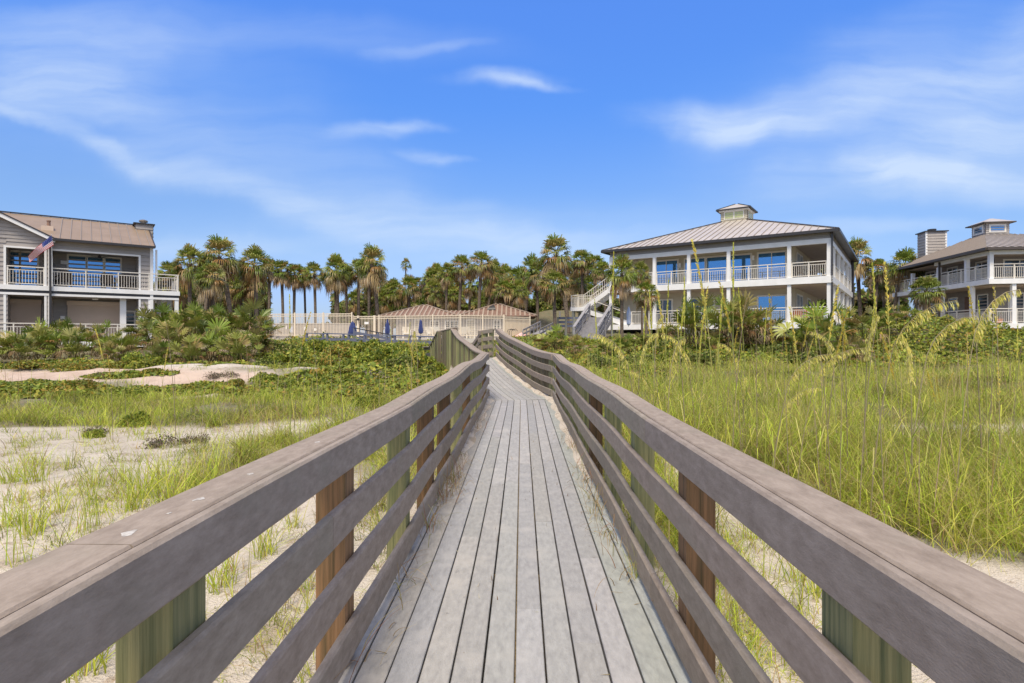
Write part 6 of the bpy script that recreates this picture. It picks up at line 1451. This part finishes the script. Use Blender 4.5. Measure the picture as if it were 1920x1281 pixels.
    for dz, hh in ((0, .06), (-.32, .16), (-.68, .16)):
        k = MB(); k.bar(A + Vector((0, 0, dz)), B + Vector((0, 0, dz)), .14 if dz == 0 else .05, hh); k.build('rail_board', M['dark'] if dz == 0 else M['bluegray'], rp)
    for j in range(4): p = A.lerp(B, j / 3); k = MB(); k.bar((p.x, p.y, .8), (p.x, p.y, p.z), .13, .13, up=(1, 0, 0)); k.build('post', M['bluegray'], rp)
    # gray flat shed roof and ramp right of the pool house
    sh = thing('flat_roofed_shed', 'low shed with flat gray roof right of the pool house', 'shed', (0, 0, 0))
    a, b = X(996, 60), X(1042, 60); k = MB(); k.box((a[0], 60, 1.6), (b[0], 65, 2.9)); k.build('wall', M['siding_tan'], sh)
    k = MB(); k.add([(a[0] - .3, 59.4, 2.55), (b[0] + .3, 59.4, 2.7), (b[0] + .3, 65.4, 3.65), (a[0] - .3, 65.4, 3.55), (a[0] - .3, 59.4, 2.43), (b[0] + .3, 59.4, 2.58), (b[0] + .3, 65.4, 3.53), (a[0] - .3, 65.4, 3.43)], [(0, 1, 2, 3), (7, 6, 5, 4), (0, 4, 5, 1), (1, 5, 6, 2), (2, 6, 7, 3), (3, 7, 4, 0)]); k.build('roof', M['asphalt'], sh)
    rm = thing('timber_ramp', 'gray timber ramp with rails beside the flat roofed shed', 'ramp', (0, 0, 0))
    A, B = at(996, 634, 44), at(1028, 617, 47.5)
    k = MB(); k.bar(A - Vector((0, 0, .1)), B - Vector((0, 0, .1)), 1.4, .08); k.build('deck', M['graywood'], rm)
    sd_ = (B - A).cross(Vector((0, 0, 1))).normalized()
    for s in (-.7, .7):
        for z in (.62, .3): k = MB(); k.bar(A + sd_ * s + Vector((0, 0, z)), B + sd_ * s + Vector((0, 0, z)), .06, .12); k.build('rail_board', M['graywood'], rm)
        for j in range(6): p = A.lerp(B, j / 5) + sd_ * s; k = MB(); k.bar((p.x, p.y, 1.0), (p.x, p.y, p.z + .62), .09, .09, up=(1, 0, 0)); k.build('post', M['graywood'], rm)
    # gray timber stair up to the main house deck
    ts = thing('timber_stair', 'broad gray timber stair climbing towards the main house porch', 'stair', (0, 0, 0))
    A, B = at(1098, 637, 37.2), at(1126, 592, 40.2); B.z = 2.95; A.z = 1.25
    hd = Vector((B.x - A.x, B.y - A.y, 0)); ln = hd.length; hd /= ln; sd_ = Vector((hd.y, -hd.x, 0)); W_ = .75; n = 10
    k = MB()
    for j in range(n):
        p = A + hd * (ln * (j + .5) / n); z = A.z + (B.z - A.z) * (j + 1) / n; q0 = p - sd_ * W_; q1 = p + sd_ * W_; k.bar((q0.x, q0.y, z), (q1.x, q1.y, z), ln / n * 1.02, .05)
        k.bar((q0.x - hd.x * .16, q0.y - hd.y * .16, z - .09), (q1.x - hd.x * .16, q1.y - hd.y * .16, z - .09), .03, .15)
    k.build('treads', M['graywood'], ts)
    for s in (-1, 1):
        o = sd_ * (W_ + .06) * s
        k = MB(); k.bar(A + o - Vector((0, 0, .1)), B + o - Vector((0, 0, .1)), .06, .34); k.build('stringer', M['graywood'], ts)
        for z, w_, h_ in ((1.0, .2, .05), (.92, .05, .14), (.62, .05, .14), (.34, .05, .14)): k = MB(); k.bar(A + o + Vector((0, 0, z)), B + o + Vector((0, 0, z)), w_, h_); k.build('rail_board', M['graywood'], ts)
        for j in range(3): p = A.lerp(B, j / 2) + o; k = MB(); k.bar((p.x, p.y, .6), (p.x, p.y, p.z + .98), .13, .13, up=(1, 0, 0)); k.build('post', M['graywood'], ts)
    wf = thing('timber_fence', 'dark three board timber fence behind the gray timber stair', 'fence', (0, 0, 0))
    A, B = at(1046, 612, 43), at(1092, 612, 42.5)
    for z in (.62, .32, .02): k = MB(); k.bar(A + Vector((0, 0, z)), B + Vector((0, 0, z)), .05, .16); k.build('rail_board', M['bluegray'], wf)
    for j in range(4): p = A.lerp(B, j / 3); k = MB(); k.bar((p.x, p.y, .9), (p.x, p.y, p.z + .7), .13, .13, up=(1, 0, 0)); k.build('post', M['piling'], wf)
    k = MB(); p = A.lerp(B, .08); k.bar((p.x, p.y, p.z + .7), (p.x, p.y, p.z + 1.15), .14, .14, up=(1, 0, 0)); k.build('post_lamp', M['fence'], wf)
    # folded blue and white beach umbrella leaning by the porch rail
    c = at(1178, 601, 35.2); c.z = 2.2
    u = thing('beach_umbrella', 'folded pale blue and white beach umbrella leaning at left of the main porch rail', 'umbrella', c)
    k = MB(); k.tube([(0, 0, 0), (.05, 0, 1.35)], .02, 6); k.build('pole', M['rail_white'], u)
    k = MB(); k.lathe([(.05, .1), (.13, .2), (.12, .6), (.14, .8), (.08, 1.1), (.02, 1.25)], (.03, 0, 0), 9); k.build('canopy', M['bluecloth'], u)
pool_area()
